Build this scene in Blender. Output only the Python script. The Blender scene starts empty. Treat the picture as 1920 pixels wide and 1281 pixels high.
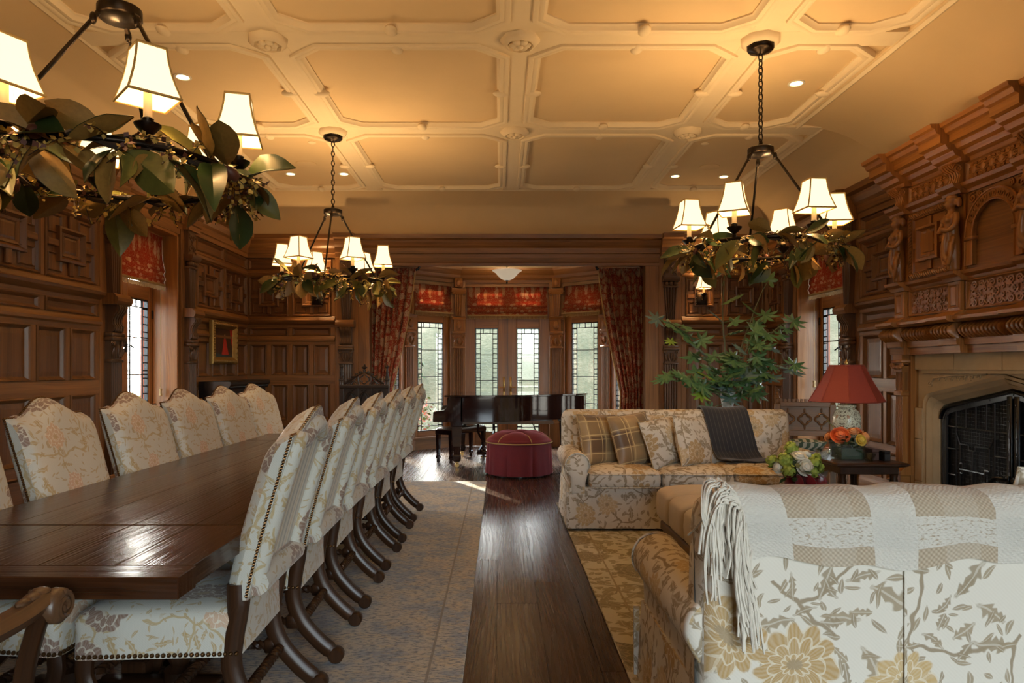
import bpy, bmesh, math, random
from math import sin, cos, pi, radians, sqrt, atan2
from mathutils import Vector, Matrix, Quaternion
random.seed(7)
SC = bpy.context.scene
COL = SC.collection

# ------------------------------------------------------------------ camera
cam_data = bpy.data.cameras.new('camera')
cam = bpy.data.objects.new('camera', cam_data); COL.objects.link(cam)
cam.location = (0, 0, 1.38); cam.rotation_euler = (pi/2, 0, 0)
cam_data.lens = 24; cam_data.sensor_width = 36; cam_data.sensor_fit = 'HORIZONTAL'
cam_data.shift_x = 22/1920; cam_data.shift_y = 49.5/1920
cam_data.clip_start = 0.05; cam_data.clip_end = 300
SC.camera = cam

# ------------------------------------------------------------------ colour management
SC.view_settings.view_transform = 'Standard'
SC.view_settings.look = 'None'
SC.view_settings.gamma = 1
SC.view_settings.use_curve_mapping = False
SC.view_settings.exposure = 0.08
cy = SC.cycles
cy.max_bounces = 8; cy.diffuse_bounces = 4; cy.glossy_bounces = 3
cy.transmission_bounces = 6; cy.transparent_max_bounces = 12
cy.caustics_reflective = False; cy.caustics_refractive = False
cy.sample_clamp_indirect = 6; cy.use_denoising = True

# ------------------------------------------------------------------ sky and sun
SUN_DIR = Vector((-0.42, 0.92, 0.47)).normalized()          # towards the sun
world = bpy.data.worlds.new('sky'); SC.world = world; world.use_nodes = True
wn = world.node_tree; wn.nodes.clear()
w_out = wn.nodes.new('ShaderNodeOutputWorld'); w_bg = wn.nodes.new('ShaderNodeBackground')
w_sky = wn.nodes.new('ShaderNodeTexSky')
w_sky.sky_type = 'NISHITA'; w_sky.sun_disc = False
w_sky.sun_elevation = math.asin(SUN_DIR.z)
w_sky.sun_rotation = atan2(SUN_DIR.x, SUN_DIR.y)
w_sky.air_density = 1.0; w_sky.dust_density = 2.0; w_sky.ozone_density = 1.0
w_bg.inputs['Strength'].default_value = SKY_STRENGTH = 3.0
w_hs = wn.nodes.new('ShaderNodeHueSaturation'); w_hs.inputs['Saturation'].default_value = .42      # hazy, thinly clouded sky
wn.links.new(w_sky.outputs['Color'], w_hs.inputs['Color']); wn.links.new(w_hs.outputs['Color'], w_bg.inputs['Color'])
wn.links.new(w_bg.outputs['Background'], w_out.inputs['Surface'])
sun_data = bpy.data.lights.new('sun', 'SUN'); sun = bpy.data.objects.new('sun', sun_data); COL.objects.link(sun)
sun_data.energy = 22.0; sun_data.color = (1.0, 0.86, 0.66); sun_data.angle = radians(0.6)
sun.rotation_euler = SUN_DIR.to_track_quat('Z', 'Y').to_euler()
sun.location = (-8, 20, 12)

def portal(name, loc, sx, sy, direction):
    d = bpy.data.lights.new(name, 'AREA'); d.shape = 'RECTANGLE'; d.size = sx; d.size_y = sy
    d.energy = 1; d.cycles.is_portal = True
    o = bpy.data.objects.new(name, d); COL.objects.link(o); o.location = loc
    o.rotation_euler = (-Vector(direction)).to_track_quat('Z', 'Y').to_euler()
BULB = (1.0, 0.62, 0.27)
P_BULB, P_CAN = 17.0, 18.0

# ------------------------------------------------------------------ mesh kit
ROOTS = {}
class MB:
    """collects primitives; build() links them as ONE mesh object"""
    def __init__(s, M=None):
        s.V = []; s.F = []; s.UV = []; s.S = []; s.MI = []; s.M = M or Matrix.Identity(4)
    def add(s, V, F, grain=None, smooth=False, mi=0, uv=None, off=None):
        b = len(s.V); V = [Vector(v) for v in V]
        s.V += [s.M @ v for v in V]
        if off is None: off = (random.random()*7, random.random()*7)
        for f in F:
            s.F.append([b+i for i in f]); s.S.append(smooth); s.MI.append(mi)
            if uv is not None:
                s.UV.append([uv[i] for i in f]); continue
            p = [V[i] for i in f]
            n = Vector((0, 0, 0))
            for i in range(len(p)):
                a, c = p[i], p[(i+1) % len(p)]
                n += Vector(((a.y-c.y)*(a.z+c.z), (a.z-c.z)*(a.x+c.x), (a.x-c.x)*(a.y+c.y)))
            ax = max(range(3), key=lambda k: abs(n[k]))
            o = [k for k in range(3) if k != ax]
            g = grain if grain is not None else 2
            if g == ax: g = o[1]
            h = o[0] if o[1] == g else o[1]
            s.UV.append([(q[h]+off[0], q[g]+off[1]) for q in p])
        return s
    def box(s, x0, y0, z0, x1, y1, z1, bev=0.0, grain='l', mi=0, off=None):
        x0, x1 = min(x0, x1), max(x0, x1); y0, y1 = min(y0, y1), max(y0, y1); z0, z1 = min(z0, z1), max(z0, z1)
        d = (x1-x0, y1-y0, z1-z0)
        if grain == 'l': grain = max(range(3), key=lambda k: d[k])
        if bev <= 0:
            V = [(x, y, z) for z in (z0, z1) for y in (y0, y1) for x in (x0, x1)]
            F = [(0, 2, 3, 1), (4, 5, 7, 6), (0, 1, 5, 4), (2, 6, 7, 3), (0, 4, 6, 2), (1, 3, 7, 5)]
            return s.add(V, F, grain, False, mi, off=off)
        b = min(bev, min(d)*0.49)
        V = []; idx = {}
        L = ((x0, x1), (y0, y1), (z0, z1))
        for cx in (0, 1):
            for cy_ in (0, 1):
                for cz in (0, 1):
                    c = (cx, cy_, cz)
                    for ax in range(3):
                        v = [L[k][c[k]] + (0 if k == ax else (b if c[k] == 0 else -b)) for k in range(3)]
                        idx[(c, ax)] = len(V); V.append(v)
        F = []
        for ax in range(3):
            u, w = [k for k in range(3) if k != ax]
            for side in (0, 1):
                q = []
                for (a, c) in ((0, 0), (1, 0), (1, 1), (0, 1)):
                    t = [0, 0, 0]; t[ax] = side; t[u] = a; t[w] = c
                    q.append(idx[(tuple(t), ax)])
                F.append(q)
            for a in (0, 1):
                for c in (0, 1):
                    t0 = [0, 0, 0]; t0[u] = a; t0[w] = c; t1 = list(t0); t1[ax] = 1
                    F.append([idx[(tuple(t0), u)], idx[(tuple(t1), u)], idx[(tuple(t1), w)], idx[(tuple(t0), w)]])
        for cx in (0, 1):
            for cy_ in (0, 1):
                for cz in (0, 1):
                    F.append([idx[((cx, cy_, cz), k)] for k in range(3)])
        return s.add(V, F, grain, False, mi, off=off)
    def prism(s, poly, axis, a, b, grain=None, smooth=False, mi=0):
        """poly in the two other axes (ascending order), extruded along axis from a to b"""
        o = [k for k in range(3) if k != axis]; V = []
        for t in (a, b):
            for p in poly:
                v = [0, 0, 0]; v[axis] = t; v[o[0]] = p[0]; v[o[1]] = p[1]; V.append(v)
        n = len(poly)
        F = [(i, (i+1) % n, n+(i+1) % n, n+i) for i in range(n)] + [tuple(range(n-1, -1, -1)), tuple(range(n, 2*n))]
        return s.add(V, F, axis if grain is None else grain, smooth, mi)
    def loft(s, rings, closed=True, caps=True, smooth=True, grain=2, mi=0, uv=None):
        n = len(rings[0]); V = [v for r in rings for v in r]; F = []
        for i in range(len(rings)-1):
            for j in range(n if closed else n-1):
                k = (j+1) % n
                F.append((i*n+j, i*n+k, (i+1)*n+k, (i+1)*n+j))
        if caps and closed:
            F.append(tuple(range(n-1, -1, -1))); F.append(tuple(range((len(rings)-1)*n, len(rings)*n)))
        return s.add(V, F, grain, smooth, mi, uv)
    def lathe(s, prof, c=(0, 0, 0), n=20, smooth=True, axis=2, mi=0, sq=False):
        rings = []
        for r, z in prof:
            ring = []
            for j in range(n):
                a = 2*pi*j/n + (pi/n if sq else 0)
                p = (r*cos(a), r*sin(a), z)
                if axis == 0: p = (p[2], p[0], p[1])
                elif axis == 1: p = (p[1], p[2], p[0])
                ring.append((p[0]+c[0], p[1]+c[1], p[2]+c[2]))
            rings.append(ring)
        return s.loft(rings, True, True, smooth, 2 if axis == 2 else axis, mi)
    def tube(s, pts, r, n=8, smooth=True, mi=0, closed=False, caps=True, flat=1.0, up=None):
        pts = [Vector(p) for p in pts]; m = len(pts)
        R = r if isinstance(r, (list, tuple)) else [r]*m
        rings = []; prev = None
        for i in range(m):
            if closed: t = pts[(i+1) % m] - pts[i-1]
            else: t = pts[min(i+1, m-1)] - pts[max(i-1, 0)]
            if t.length < 1e-9: t = Vector((0, 0, 1))
            t.normalize()
            if prev is None:
                ref = Vector(up) if up else (Vector((0, 0, 1)) if abs(t.z) < 0.9 else Vector((1, 0, 0)))
                u = (ref - t*ref.dot(t)).normalized()
            else:
                u = (prev - t*prev.dot(t))
                u = u.normalized() if u.length > 1e-6 else prev
            prev = u; w = t.cross(u)
            rings.append([pts[i] + (u*cos(2*pi*j/n+pi/n) + w*sin(2*pi*j/n+pi/n)*flat)*R[i] for j in range(n)])
        if closed: rings.append(rings[0]); caps = False
        ln = 0.0; uvs = []
        for i in range(len(rings)):
            if i: ln += (pts[i % m]-pts[i-1]).length
            rr = R[i % m]
            uvs += [(j/n*2*pi*max(rr, .005), ln) for j in range(n)]
        return s.loft(rings, True, caps, smooth, mi=mi, uv=uvs)
    def ell(s, c, r, nu=12, nv=8, e1=1.0, e2=1.0, rot=None, mi=0, smooth=True):
        """ellipsoid / superellipsoid"""
        f = lambda v, e: math.copysign(abs(v)**e, v)
        V = []; R = rot or Matrix.Identity(3); c = Vector(c)
        for i in range(1, nv):
            a = -pi/2 + pi*i/nv
            for j in range(nu):
                b = 2*pi*j/nu
                V.append(c + R @ Vector((r[0]*f(cos(a), e1)*f(cos(b), e2), r[1]*f(cos(a), e1)*f(sin(b), e2), r[2]*f(sin(a), e1))))
        F = []
        for i in range(nv-2):
            for j in range(nu):
                k = (j+1) % nu
                F.append((i*nu+j, i*nu+k, (i+1)*nu+k, (i+1)*nu+j))
        V.append(c + R @ Vector((0, 0, -r[2]))); V.append(c + R @ Vector((0, 0, r[2])))
        S_, T_ = len(V)-2, len(V)-1
        for j in range(nu):
            k = (j+1) % nu
            F.append((S_, k, j)); F.append((T_, (nv-2)*nu+j, (nv-2)*nu+k))
        return s.add(V, F, 2, smooth, mi)
    def surf(s, fn, nu, nv, smooth=True, mi=0, thick=0.0, uvf=None, mi2=None):
        """open sheet fn(u,v), u,v in 0..1; thick > 0 gives it a back and rims"""
        P = [[Vector(fn(i/nu, j/nv)) for i in range(nu+1)] for j in range(nv+1)]
        V = [p for row in P for p in row]; n = nu+1
        uv = [(uvf(i/nu, j/nv) if uvf else None) for j in range(nv+1) for i in range(nu+1)]
        F = [(j*n+i, j*n+i+1, (j+1)*n+i+1, (j+1)*n+i) for j in range(nv) for i in range(nu)]
        if not thick:
            return s.add(V, F, 2, smooth, mi, uv if uvf else None)
        B = []
        for j in range(nv+1):
            for i in range(nu+1):
                a = P[j][min(i+1, nu)]-P[j][max(i-1, 0)]; c = P[min(j+1, nv)][i]-P[max(j-1, 0)][i]
                nn = a.cross(c); nn = nn.normalized() if nn.length > 1e-9 else Vector((0, 0, 1))
                B.append(P[j][i]-nn*thick)
        m = len(V); off = (random.random()*5, random.random()*5)
        s.add(V, F, 2, smooth, mi, uv if uvf else None, off=off)
        s.add(B, [tuple(reversed(f)) for f in F], 2, smooth, mi if mi2 is None else mi2, uv if uvf else None, off=off)
        rim = [(i, 0) for i in range(nu)] + [(nu, j) for j in range(nv)] + [(i, nv) for i in range(nu, 0, -1)] + [(0, j) for j in range(nv, 0, -1)]
        id_ = [j*n+i for i, j in rim]; k = len(id_)
        VV = [V[i] for i in id_] + [B[i] for i in id_]
        UU = [uv[i] for i in id_]*2 if uvf else None
        return s.add(VV, [(i, k+i, k+(i+1) % k, (i+1) % k) for i in range(k)], 2, False, mi, UU, off=off)
    def mesh(s, name, mats, fix=True):
        me = bpy.data.meshes.new(name)
        me.from_pydata([tuple(v) for v in s.V], [], s.F)
        ul = me.uv_layers.new(name='UVMap')
        flat = [c for f in s.UV for uv in f for c in uv]
        ul.data.foreach_set('uv', flat)
        me.polygons.foreach_set('use_smooth', s.S)
        me.polygons.foreach_set('material_index', s.MI)
        for m in (mats if isinstance(mats, (list, tuple)) else [mats]): me.materials.append(m)
        if fix:
            bm = bmesh.new(); bm.from_mesh(me)
            bmesh.ops.recalc_face_normals(bm, faces=bm.faces); bm.to_mesh(me); bm.free()
        me.update()
        if any(s.S): me.set_sharp_from_angle(angle=radians(48))
        return me
    def build(s, name, mats, parent=None, loc=None, rot=None, fix=True):
        return put(name, s.mesh(name, mats, fix), parent, loc, rot)

def put(name, data, parent=None, loc=None, rot=None, M=None):
    o = bpy.data.objects.new(name, data); COL.objects.link(o)
    if parent is not None: o.parent = parent
    if M is not None: o.matrix_local = M
    if loc is not None: o.location = loc
    if rot is not None: o.rotation_euler = rot
    return o
def tag(o, label=None, cat=None, group=None, kind=None):
    if label: o['label'] = label
    if cat: o['category'] = cat
    if group: o['group'] = group
    if kind: o['kind'] = kind
    return o
def thing(name, label, cat, loc=(0, 0, 0), rz=0, group=None):
    o = put(name, None, None, loc, (0, 0, rz)); o.empty_display_size = 0.1
    return tag(o, label, cat, group)
def struct(o, label=None):
    o['kind'] = 'structure'
    if label: o['label'] = label
    return o
def copy_tree(o, parent=None):
    c = o.copy(); COL.objects.link(c)
    if parent is not None: c.parent = parent
    for ch in list(o.children): copy_tree(ch, c)
    return c
def bez(P, n=10):
    """Catmull-Rom through points"""
    P = [Vector(p) for p in P]; out = []
    for i in range(len(P)-1):
        a, b, c, d = P[max(i-1, 0)], P[i], P[i+1], P[min(i+2, len(P)-1)]
        for k in range(n):
            t = k/n
            out.append(0.5*((2*b)+(c-a)*t+(2*a-5*b+4*c-d)*t*t+(3*b-a-3*c+d)*t**3))
    out.append(P[-1]); return out
def voxel(mb, name, mat, size, parent=None, smooth=2):
    """fuse overlapping primitives into one skin"""
    me = mb.mesh(name, mat); o = bpy.data.objects.new('tmp', me); COL.objects.link(o)
    m = o.modifiers.new('r', 'REMESH'); m.mode = 'VOXEL'; m.voxel_size = size; m.use_smooth_shade = True
    if smooth:
        k = o.modifiers.new('s', 'SMOOTH'); k.iterations = smooth; k.factor = 0.5
    dg = bpy.context.evaluated_depsgraph_get()
    r = bpy.data.meshes.new_from_object(o.evaluated_get(dg))
    bpy.data.objects.remove(o); r.name = name
    r.materials.clear(); r.materials.append(mat)
    return put(name, r, parent)

# ------------------------------------------------------------------ node kit
class S:
    def __init__(s, nt, k): s.nt = nt; s.k = k
    def _m(s, op, b=None, c=None): return s.nt.math(op, s, b, c)
    def __add__(s, b): return s._m('ADD', b)
    def __sub__(s, b): return s._m('SUBTRACT', b)
    def __mul__(s, b): return s._m('MULTIPLY', b)
    def __truediv__(s, b): return s._m('DIVIDE', b)
    def __rsub__(s, b): return s.nt.math('SUBTRACT', b, s)
    __radd__ = __add__; __rmul__ = __mul__
    def clamp(s):
        r = s._m('ADD', 0.0); r.k.node.use_clamp = True; return r
    def abs(s): return s._m('ABSOLUTE')
    def gt(s, b): return s._m('GREATER_THAN', b)
    def lt(s, b): return s._m('LESS_THAN', b)
class NT:
    def __init__(s, name):
        s.mat = bpy.data.materials.new(name); s.mat.use_nodes = True
        s.t = s.mat.node_tree; s.t.nodes.clear()
        s.out = s.t.nodes.new('ShaderNodeOutputMaterial')
    def set(s, inp, v):
        if isinstance(v, S): s.t.links.new(v.k, inp)
        elif v is not None:
            if isinstance(v, (tuple, list)) and len(v) == 3 and inp.type == 'RGBA': v = (*v, 1)
            inp.default_value = v
    def node(s, typ, out=0, props=None, **kw):
        n = s.t.nodes.new('ShaderNode'+typ)
        for k, v in (props or {}).items(): setattr(n, k, v)
        for k, v in kw.items(): s.set(n.inputs[k.replace('_', ' ')], v)
        return S(s, n.outputs[out])
    def math(s, op, a, b=None, c=None):
        n = s.t.nodes.new('ShaderNodeMath'); n.operation = op
        s.set(n.inputs[0], a)
        if b is not None: s.set(n.inputs[1], b)
        if c is not None: s.set(n.inputs[2], c)
        return S(s, n.outputs[0])
    def vm(s, op, a, b=None, out=0, scale=None):
        n = s.t.nodes.new('ShaderNodeVectorMath'); n.operation = op
        s.set(n.inputs[0], a)
        if b is not None: s.set(n.inputs[1], b)
        if scale is not None: s.set(n.inputs['Scale'], scale)
        return S(s, n.outputs[out])
    def uv(s): return s.node('TexCoord', 2)
    def obj(s): return s.node('TexCoord', 3)
    def xyz(s, v):
        n = s.t.nodes.new('ShaderNodeSeparateXYZ'); s.set(n.inputs[0], v)
        return [S(s, o) for o in n.outputs]
    def vec(s, x, y, z=0.0): return s.node('CombineXYZ', X=x, Y=y, Z=z)
    def noise(s, v, scale, detail=3, rough=0.5, out=0, dist=0.0):
        return s.node('TexNoise', out, None, Vector=v, Scale=scale, Detail=detail, Roughness=rough, Distortion=dist)
    def mix(s, f, a, b, blend='MIX'):
        n = s.t.nodes.new('ShaderNodeMix'); n.data_type = 'RGBA'; n.blend_type = blend
        s.set(n.inputs[0], f); s.set(n.inputs[6], a); s.set(n.inputs[7], b)
        return S(s, n.outputs[2])
    def ramp(s, f, stops):
        n = s.t.nodes.new('ShaderNodeValToRGB'); s.set(n.inputs[0], f)
        e = n.color_ramp.elements
        while len(e) < len(stops): e.new(0.5)
        for k, (p, c) in enumerate(stops): e[k].position = p; e[k].color = (*c, 1)
        return S(s, n.outputs[0])
    def bump(s, h, strength=0.3, dist=0.01):
        return s.node('Bump', 0, None, Height=h, Strength=strength, Distance=dist)
    def bsdf(s, col, rough=0.5, metal=0.0, normal=None, **kw):
        n = s.t.nodes.new('ShaderNodeBsdfPrincipled')
        s.set(n.inputs['Base Color'], col); s.set(n.inputs['Roughness'], rough); s.set(n.inputs['Metallic'], metal)
        if normal: s.set(n.inputs['Normal'], normal)
        for k, v in kw.items(): s.set(n.inputs[k.replace('_', ' ')], v)
        return S(s, n.outputs[0])
    def done(s, sh): s.t.links.new(sh.k, s.out.inputs['Surface']); return s.mat
    def rnd(s): return s.node('ObjectInfo', 5)

def wood(name, dark, light, rough=0.42, bump=0.25, var=0.25, spec=0.5, sheen=0.0):
    t = NT(name); uv = t.uv(); x, y, _ = t.xyz(uv)
    r = t.rnd(); ox = r*13.7
    warp = t.noise(t.vec(x*2.0+ox, y*0.7), 1.0, 2)
    fine = t.noise(t.vec(x*70.0+warp*7.0+ox, y*1.0), 1.0, 3, .55)
    band = t.noise(t.vec(x*11.0+warp*4.0+ox, y*0.5), 1.0, 3, .55)
    f = (fine*0.55 + band*0.6 - 0.08)
    col = t.ramp(f, [(0.28, dark), (0.52, tuple((a+b)/2 for a, b in zip(dark, light))), (0.78, light)])
    hs = t.node('HueSaturation', 0, None, Color=col, Value=(r*var+(1-var/2)), Saturation=1.0)
    return t.done(t.bsdf(hs, (fine*0.2+(rough-0.1)), normal=t.bump(fine, bump, 0.004), Specular_IOR_Level=spec))
def plain(name, col, rough=0.5, metal=0.0, nscale=0, namp=0.15, bump=0.0, **kw):
    t = NT(name); c = col; nm = None
    if nscale:
        n = t.noise(t.obj(), nscale, 4, .6)
        c = t.mix(n, tuple(v*(1-namp) for v in col), tuple(min(1, v*(1+namp)) for v in col))
        if bump: nm = t.bump(n, bump, 0.005)
    return t.done(t.bsdf(c, rough, metal, normal=nm, **kw))
def floral(name, base, fl, leaf, stem, scale=3.2, flow=.55, lw=.16, weave=600, rough=.75, transl=0.0, stems=True, petals=5, sheen=0.0, fsize=.34, outline=None, base2=None):
    """woven or printed flower sprigs: voronoi cells carry petals and leaves, noise contours carry the stems"""
    t = NT(name); uv0 = t.uv()
    wv = t.noise(uv0, scale*1.6, 2, .5, 1)
    uv = t.vm('ADD', uv0, t.vm('SCALE', t.vm('SUBTRACT', wv, (.5, .5, .5)), scale=.35/scale))
    col = base
    if base2:
        x0, _, _ = t.xyz(uv0)
        col = t.mix((t.math('SINE', x0*2200.0)*.5+.5), base, base2)
    def cells(sc, rnd=1.0, off=0.0):
        v = t.vm('ADD', uv, (off, off*.7, 0))
        n = t.t.nodes.new('ShaderNodeTexVoronoi'); n.voronoi_dimensions = '2D'
        t.set(n.inputs['Vector'], v); t.set(n.inputs['Scale'], sc); t.set(n.inputs['Randomness'], rnd)
        loc = t.vm('SCALE', t.vm('SUBTRACT', v, S(t, n.outputs['Position'])), scale=sc)
        lx, ly, _ = t.xyz(loc); r, g, b = t.xyz(S(t, n.outputs['Color']))
        return lx, ly, r, g, b
    def rot(lx, ly, a):
        ca, sa = t.math('COSINE', a), t.math('SINE', a)
        return lx*ca+ly*sa, ly*ca-lx*sa
    if stems:
        n = t.t.nodes.new('ShaderNodeTexVoronoi'); n.voronoi_dimensions = '2D'; n.feature = 'DISTANCE_TO_EDGE'
        w2 = t.vm('ADD', uv, t.vm('SCALE', t.vm('SUBTRACT', t.noise(uv0, scale*2.6, 2, .5, 1), (.5, .5, .5)), scale=.30/scale))
        t.set(n.inputs['Vector'], w2); t.set(n.inputs['Scale'], scale*1.05); t.set(n.inputs['Randomness'], 1.0)
        m = ((.030-S(t, n.outputs['Distance']))*70.0).clamp()
        gate = t.noise(uv0, scale*.9, 1, .4).gt(.46)
        col = t.mix(m*gate*.85, col, stem)
    for k, (sc, off, thr) in enumerate(((2.1, 3.1, .42), (4.6, 9.7, .45), (3.1, 21.3, .45), (6.5, 33.3, .5))):
        lx, ly, r, g, b = cells(scale*sc, .9, off)
        u, v = rot(lx, ly, r*6.283)
        q = u/.44
        w = (1.0-q*q)*lw
        if k in (0, 2): w = w*(1.0+t.math('SINE', u.abs()*34.0+v.abs()*20.0)*.30)
        m = ((w-v.abs())*26.0).clamp()*(g.gt(thr))
        rib = ((v.abs()-.014)*90.0).clamp()
        lc = t.mix(b, leaf[0], leaf[1])
        lc = t.mix(rib*.5+.5, base, lc)
        col = t.mix(m*.9, col, lc)
    lx, ly, r, g, b = cells(scale, .75, 0.0)
    rad = t.math('SQRT', lx*lx+ly*ly)
    th = t.math('ARCTAN2', ly, lx)+r*6.283
    pet = t.math('COSINE', th*(petals/2)).abs()
    R = (pet*.20+.80)*fsize*(b*.45+.65)
    lay = t.math('FLOOR', (rad/R)*3.0)
    pet2 = t.math('COSINE', (th+lay*.55)*(petals/2)).abs()
    fr3 = t.math('FRACT', (rad/R)*3.0)
    m = ((R-rad)*30.0).clamp()*(g.gt(1-flow))
    c1 = t.mix(r, fl[0], fl[1]); c1 = t.mix(b.gt(.62), c1, fl[2])
    lines = t.math('SINE', th*46.0)*.5+.5
    c1 = t.mix(lines*.22, c1, base)
    edge = (fr3+(1.0-pet2)*.35).gt(.90)
    c1 = t.mix(edge*.65, c1, outline or base)
    c1 = t.mix((pet2.lt(.16))*.5, c1, outline or base)
    c1 = t.mix(((rad/R).lt(.16))*.6, c1, leaf[0])
    col = t.mix(m*.95, col, c1)
    x, y, _ = t.xyz(uv0)
    wv2 = t.math('SINE', x*weave)*t.math('SINE', y*weave)
    big = t.noise(uv0, 3.0, 2)
    nm = t.bump(wv2*.3+m*.6+big*.6, .18, .003)
    sh = t.bsdf(col, rough, normal=nm, Specular_IOR_Level=.25, Sheen_Weight=sheen, Sheen_Roughness=.4)
    if transl:
        tr = t.node('BsdfTranslucent', Color=col)
        n = t.t.nodes.new('ShaderNodeMixShader'); n.inputs[0].default_value = transl
        t.t.links.new(sh.k, n.inputs[1]); t.t.links.new(tr.k, n.inputs[2]); sh = S(t, n.outputs[0])
    return t.done(sh)
def emit(name, col, strength, body=(.9, .85, .7)):
    t = NT(name)
    return t.done(t.bsdf(body, .6, Emission_Color=(*col, 1), Emission_Strength=strength))
def glass_pane(name, tint=(.97, .99, .98), refl=.06):
    t = NT(name); tr = t.node('BsdfTransparent', Color=(*tint, 1)); gl = t.node('BsdfGlossy', Roughness=.02)
    fr = t.node('LayerWeight', 1, None, Blend=.25)
    n = t.t.nodes.new('ShaderNodeMixShader'); t.set(n.inputs[0], fr*.35+refl)
    t.t.links.new(tr.k, n.inputs[1]); t.t.links.new(gl.k, n.inputs[2])
    return t.done(S(t, n.outputs[0]))
# ------------------------------------------------------------------ materials
OAK = wood('oak_golden', (.105, .041, .011), (.34, .150, .045), .40)
OAK2 = wood('oak_panel', (.075, .029, .009), (.245, .105, .034), .38)
OAKW = wood('oak_window', (.15, .055, .012), (.43, .185, .050), .36, var=.15)
OAKC = wood('oak_carved', (.140, .049, .010), (.41, .168, .040), .36, bump=.15)
OAKB = wood('oak_dark_carved', (.050, .024, .012), (.17, .082, .036), .36, bump=.15)
WALNUT = wood('walnut_dark', (.016, .007, .003), (.060, .024, .010), .32, bump=.12, spec=.3)
TABLEW = wood('table_walnut', (.018, .006, .0025), (.082, .028, .010), .20, bump=.35)
FLOORW = wood('floor_boards', (.024, .012, .008), (.070, .035, .022), .27, bump=.07, var=.3)
ROSEW = plain('piano_rosewood', (.016, .005, .004), .08, Coat_Weight=.6, Coat_Roughness=.03)
GOTHW = wood('gothic_dark_oak', (.012, .006, .004), (.045, .020, .009), .34)
GOTHL = wood('gothic_light_oak', (.12, .055, .019), (.32, .155, .058), .42)
EBON = wood('ebonised_oak', (.004, .003, .003), (.014, .010, .009), .32)
PLASTER = plain('cream_plaster', (.71, .53, .305), .85, nscale=1.6, namp=.07, bump=.08)
PLASTER2 = plain('white_plaster', (.79, .655, .45), .8, nscale=8, namp=.04, bump=.1)
BRONZE = plain('dark_bronze', (.022, .015, .010), .34, .85, nscale=30, namp=.3)
IRON = plain('black_iron', (.045, .046, .05), .27, .9, nscale=40, namp=.3, bump=.2)
MESHM = plain('iron_mesh', (.006, .006, .007), .7, .3)
BRASS = plain('aged_brass', (.42, .26, .09), .32, 1.0)
NAIL = plain('bronze_nail', (.16, .085, .035), .35, .9)
GILT = plain('gilt_gesso', (.30, .175, .05), .42, .75, nscale=25, namp=.4, bump=.3)
CAME = plain('lead_came', (.030, .026, .028), .5, .3)
STONE = plain('limestone', (.37, .265, .15), .85, nscale=9, namp=.16, bump=.25)
SOOT = plain('sooty_brick', (.02, .017, .015), .9, nscale=12, namp=.4)
GLASS = glass_pane('window_glass')
CLEAR = glass_pane('clear_glass', (.90, .95, .93), .10)
CREAM = (.60, .575, .49)
CHAIRF = floral('chair_brocade', (.54, .52, .46), ((.56, .40, .20), (.52, .33, .23), (.22, .13, .095)), ((.42, .30, .14), (.38, .27, .13)), (.42, .31, .15), 4.2, .7, .11, 700, .5, sheen=.2, fsize=.42, petals=9, outline=(.66, .62, .52), base2=(.49, .47, .415))
SOFAF = floral('sofa_linen', (.67, .615, .53), ((.52, .35, .15), (.56, .42, .24), (.44, .28, .11)), ((.30, .235, .155), (.34, .265, .17)), (.26, .19, .11), 3.1, .72, .15, 500, .8, fsize=.41, petals=11, outline=(.72, .64, .50))
CURTF = floral('red_curtain', (.33, .052, .030), ((.60, .43, .26), (.56, .38, .22), (.62, .46, .30)), ((.52, .32, .18), (.48, .26, .14)), (.48, .28, .15), 8.0, .85, .17, 500, .75, transl=.22, petals=7, fsize=.47)
BLINDF = floral('red_blind', (.31, .048, .024), ((.50, .33, .17), (.46, .28, .14), (.52, .36, .22)), ((.40, .22, .11), (.34, .15, .07)), (.38, .20, .10), 11.0, .62, .15, 500, .75, transl=.45, petals=5, fsize=.4)
VELVET = plain('crimson_velvet', (.135, .006, .014), .75, nscale=14, namp=.2, Sheen_Weight=.7, Sheen_Roughness=.35, Sheen_Tint=(1, .35, .4, 1))
GOLDT = plain('gold_cord', (.42, .27, .10), .6)
FRINGE = plain('gold_fringe', (.40, .27, .12), .75, nscale=60, namp=.4)
BEIGE = plain('beige_suede', (.50, .41, .29), .85, nscale=20, namp=.08, bump=.1, Sheen_Weight=.2)
YARN = plain('cream_yarn', (.66, .60, .51), .9, nscale=60, namp=.12, bump=.3)
LEAFG = plain('magnolia_green', (.028, .046, .012), .28, nscale=9, namp=.4)
LEAFB = plain('magnolia_brown', (.30, .165, .035), .6, nscale=14, namp=.35)
LEAFY = plain('magnolia_olive', (.13, .115, .022), .4, nscale=9, namp=.35)
SPRIG = plain('dried_sprig', (.42, .27, .055), .7, nscale=20, namp=.5)
TWIG = plain('twig', (.035, .02, .012), .8)
POD = plain('seed_pod', (.11, .032, .018), .5, nscale=20, namp=.3)
FATL = plain('fatsia_leaf', (.11, .22, .085), .42, nscale=7, namp=.45)
FATB = plain('fatsia_blue_leaf', (.13, .21, .19), .4, nscale=7, namp=.4)
FATY = plain('fatsia_lime_leaf', (.24, .36, .04), .45, nscale=7, namp=.3)
STALK = plain('plant_stalk', (.13, .13, .06), .6)
WHITE = plain('white_china', (.78, .76, .70), .25)
BLACK = plain('black_lacquer', (.012, .011, .011), .25)
SHADE = emit('parchment_shade', (1.0, .78, .44), 1.6, (.8, .62, .36))
SHTRIM = plain('shade_trim', (.66, .42, .14), .6)
BULBM = emit('bulb_glow', (1.0, .78, .42), 14)
CANDLE = plain('candle_sleeve', (.62, .50, .32), .5)
CANM = emit('downlight_glow', (1.0, .80, .48), 12)
BOWLM = emit('alabaster_glow', (1.0, .85, .62), .28, (.75, .68, .55))
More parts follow.
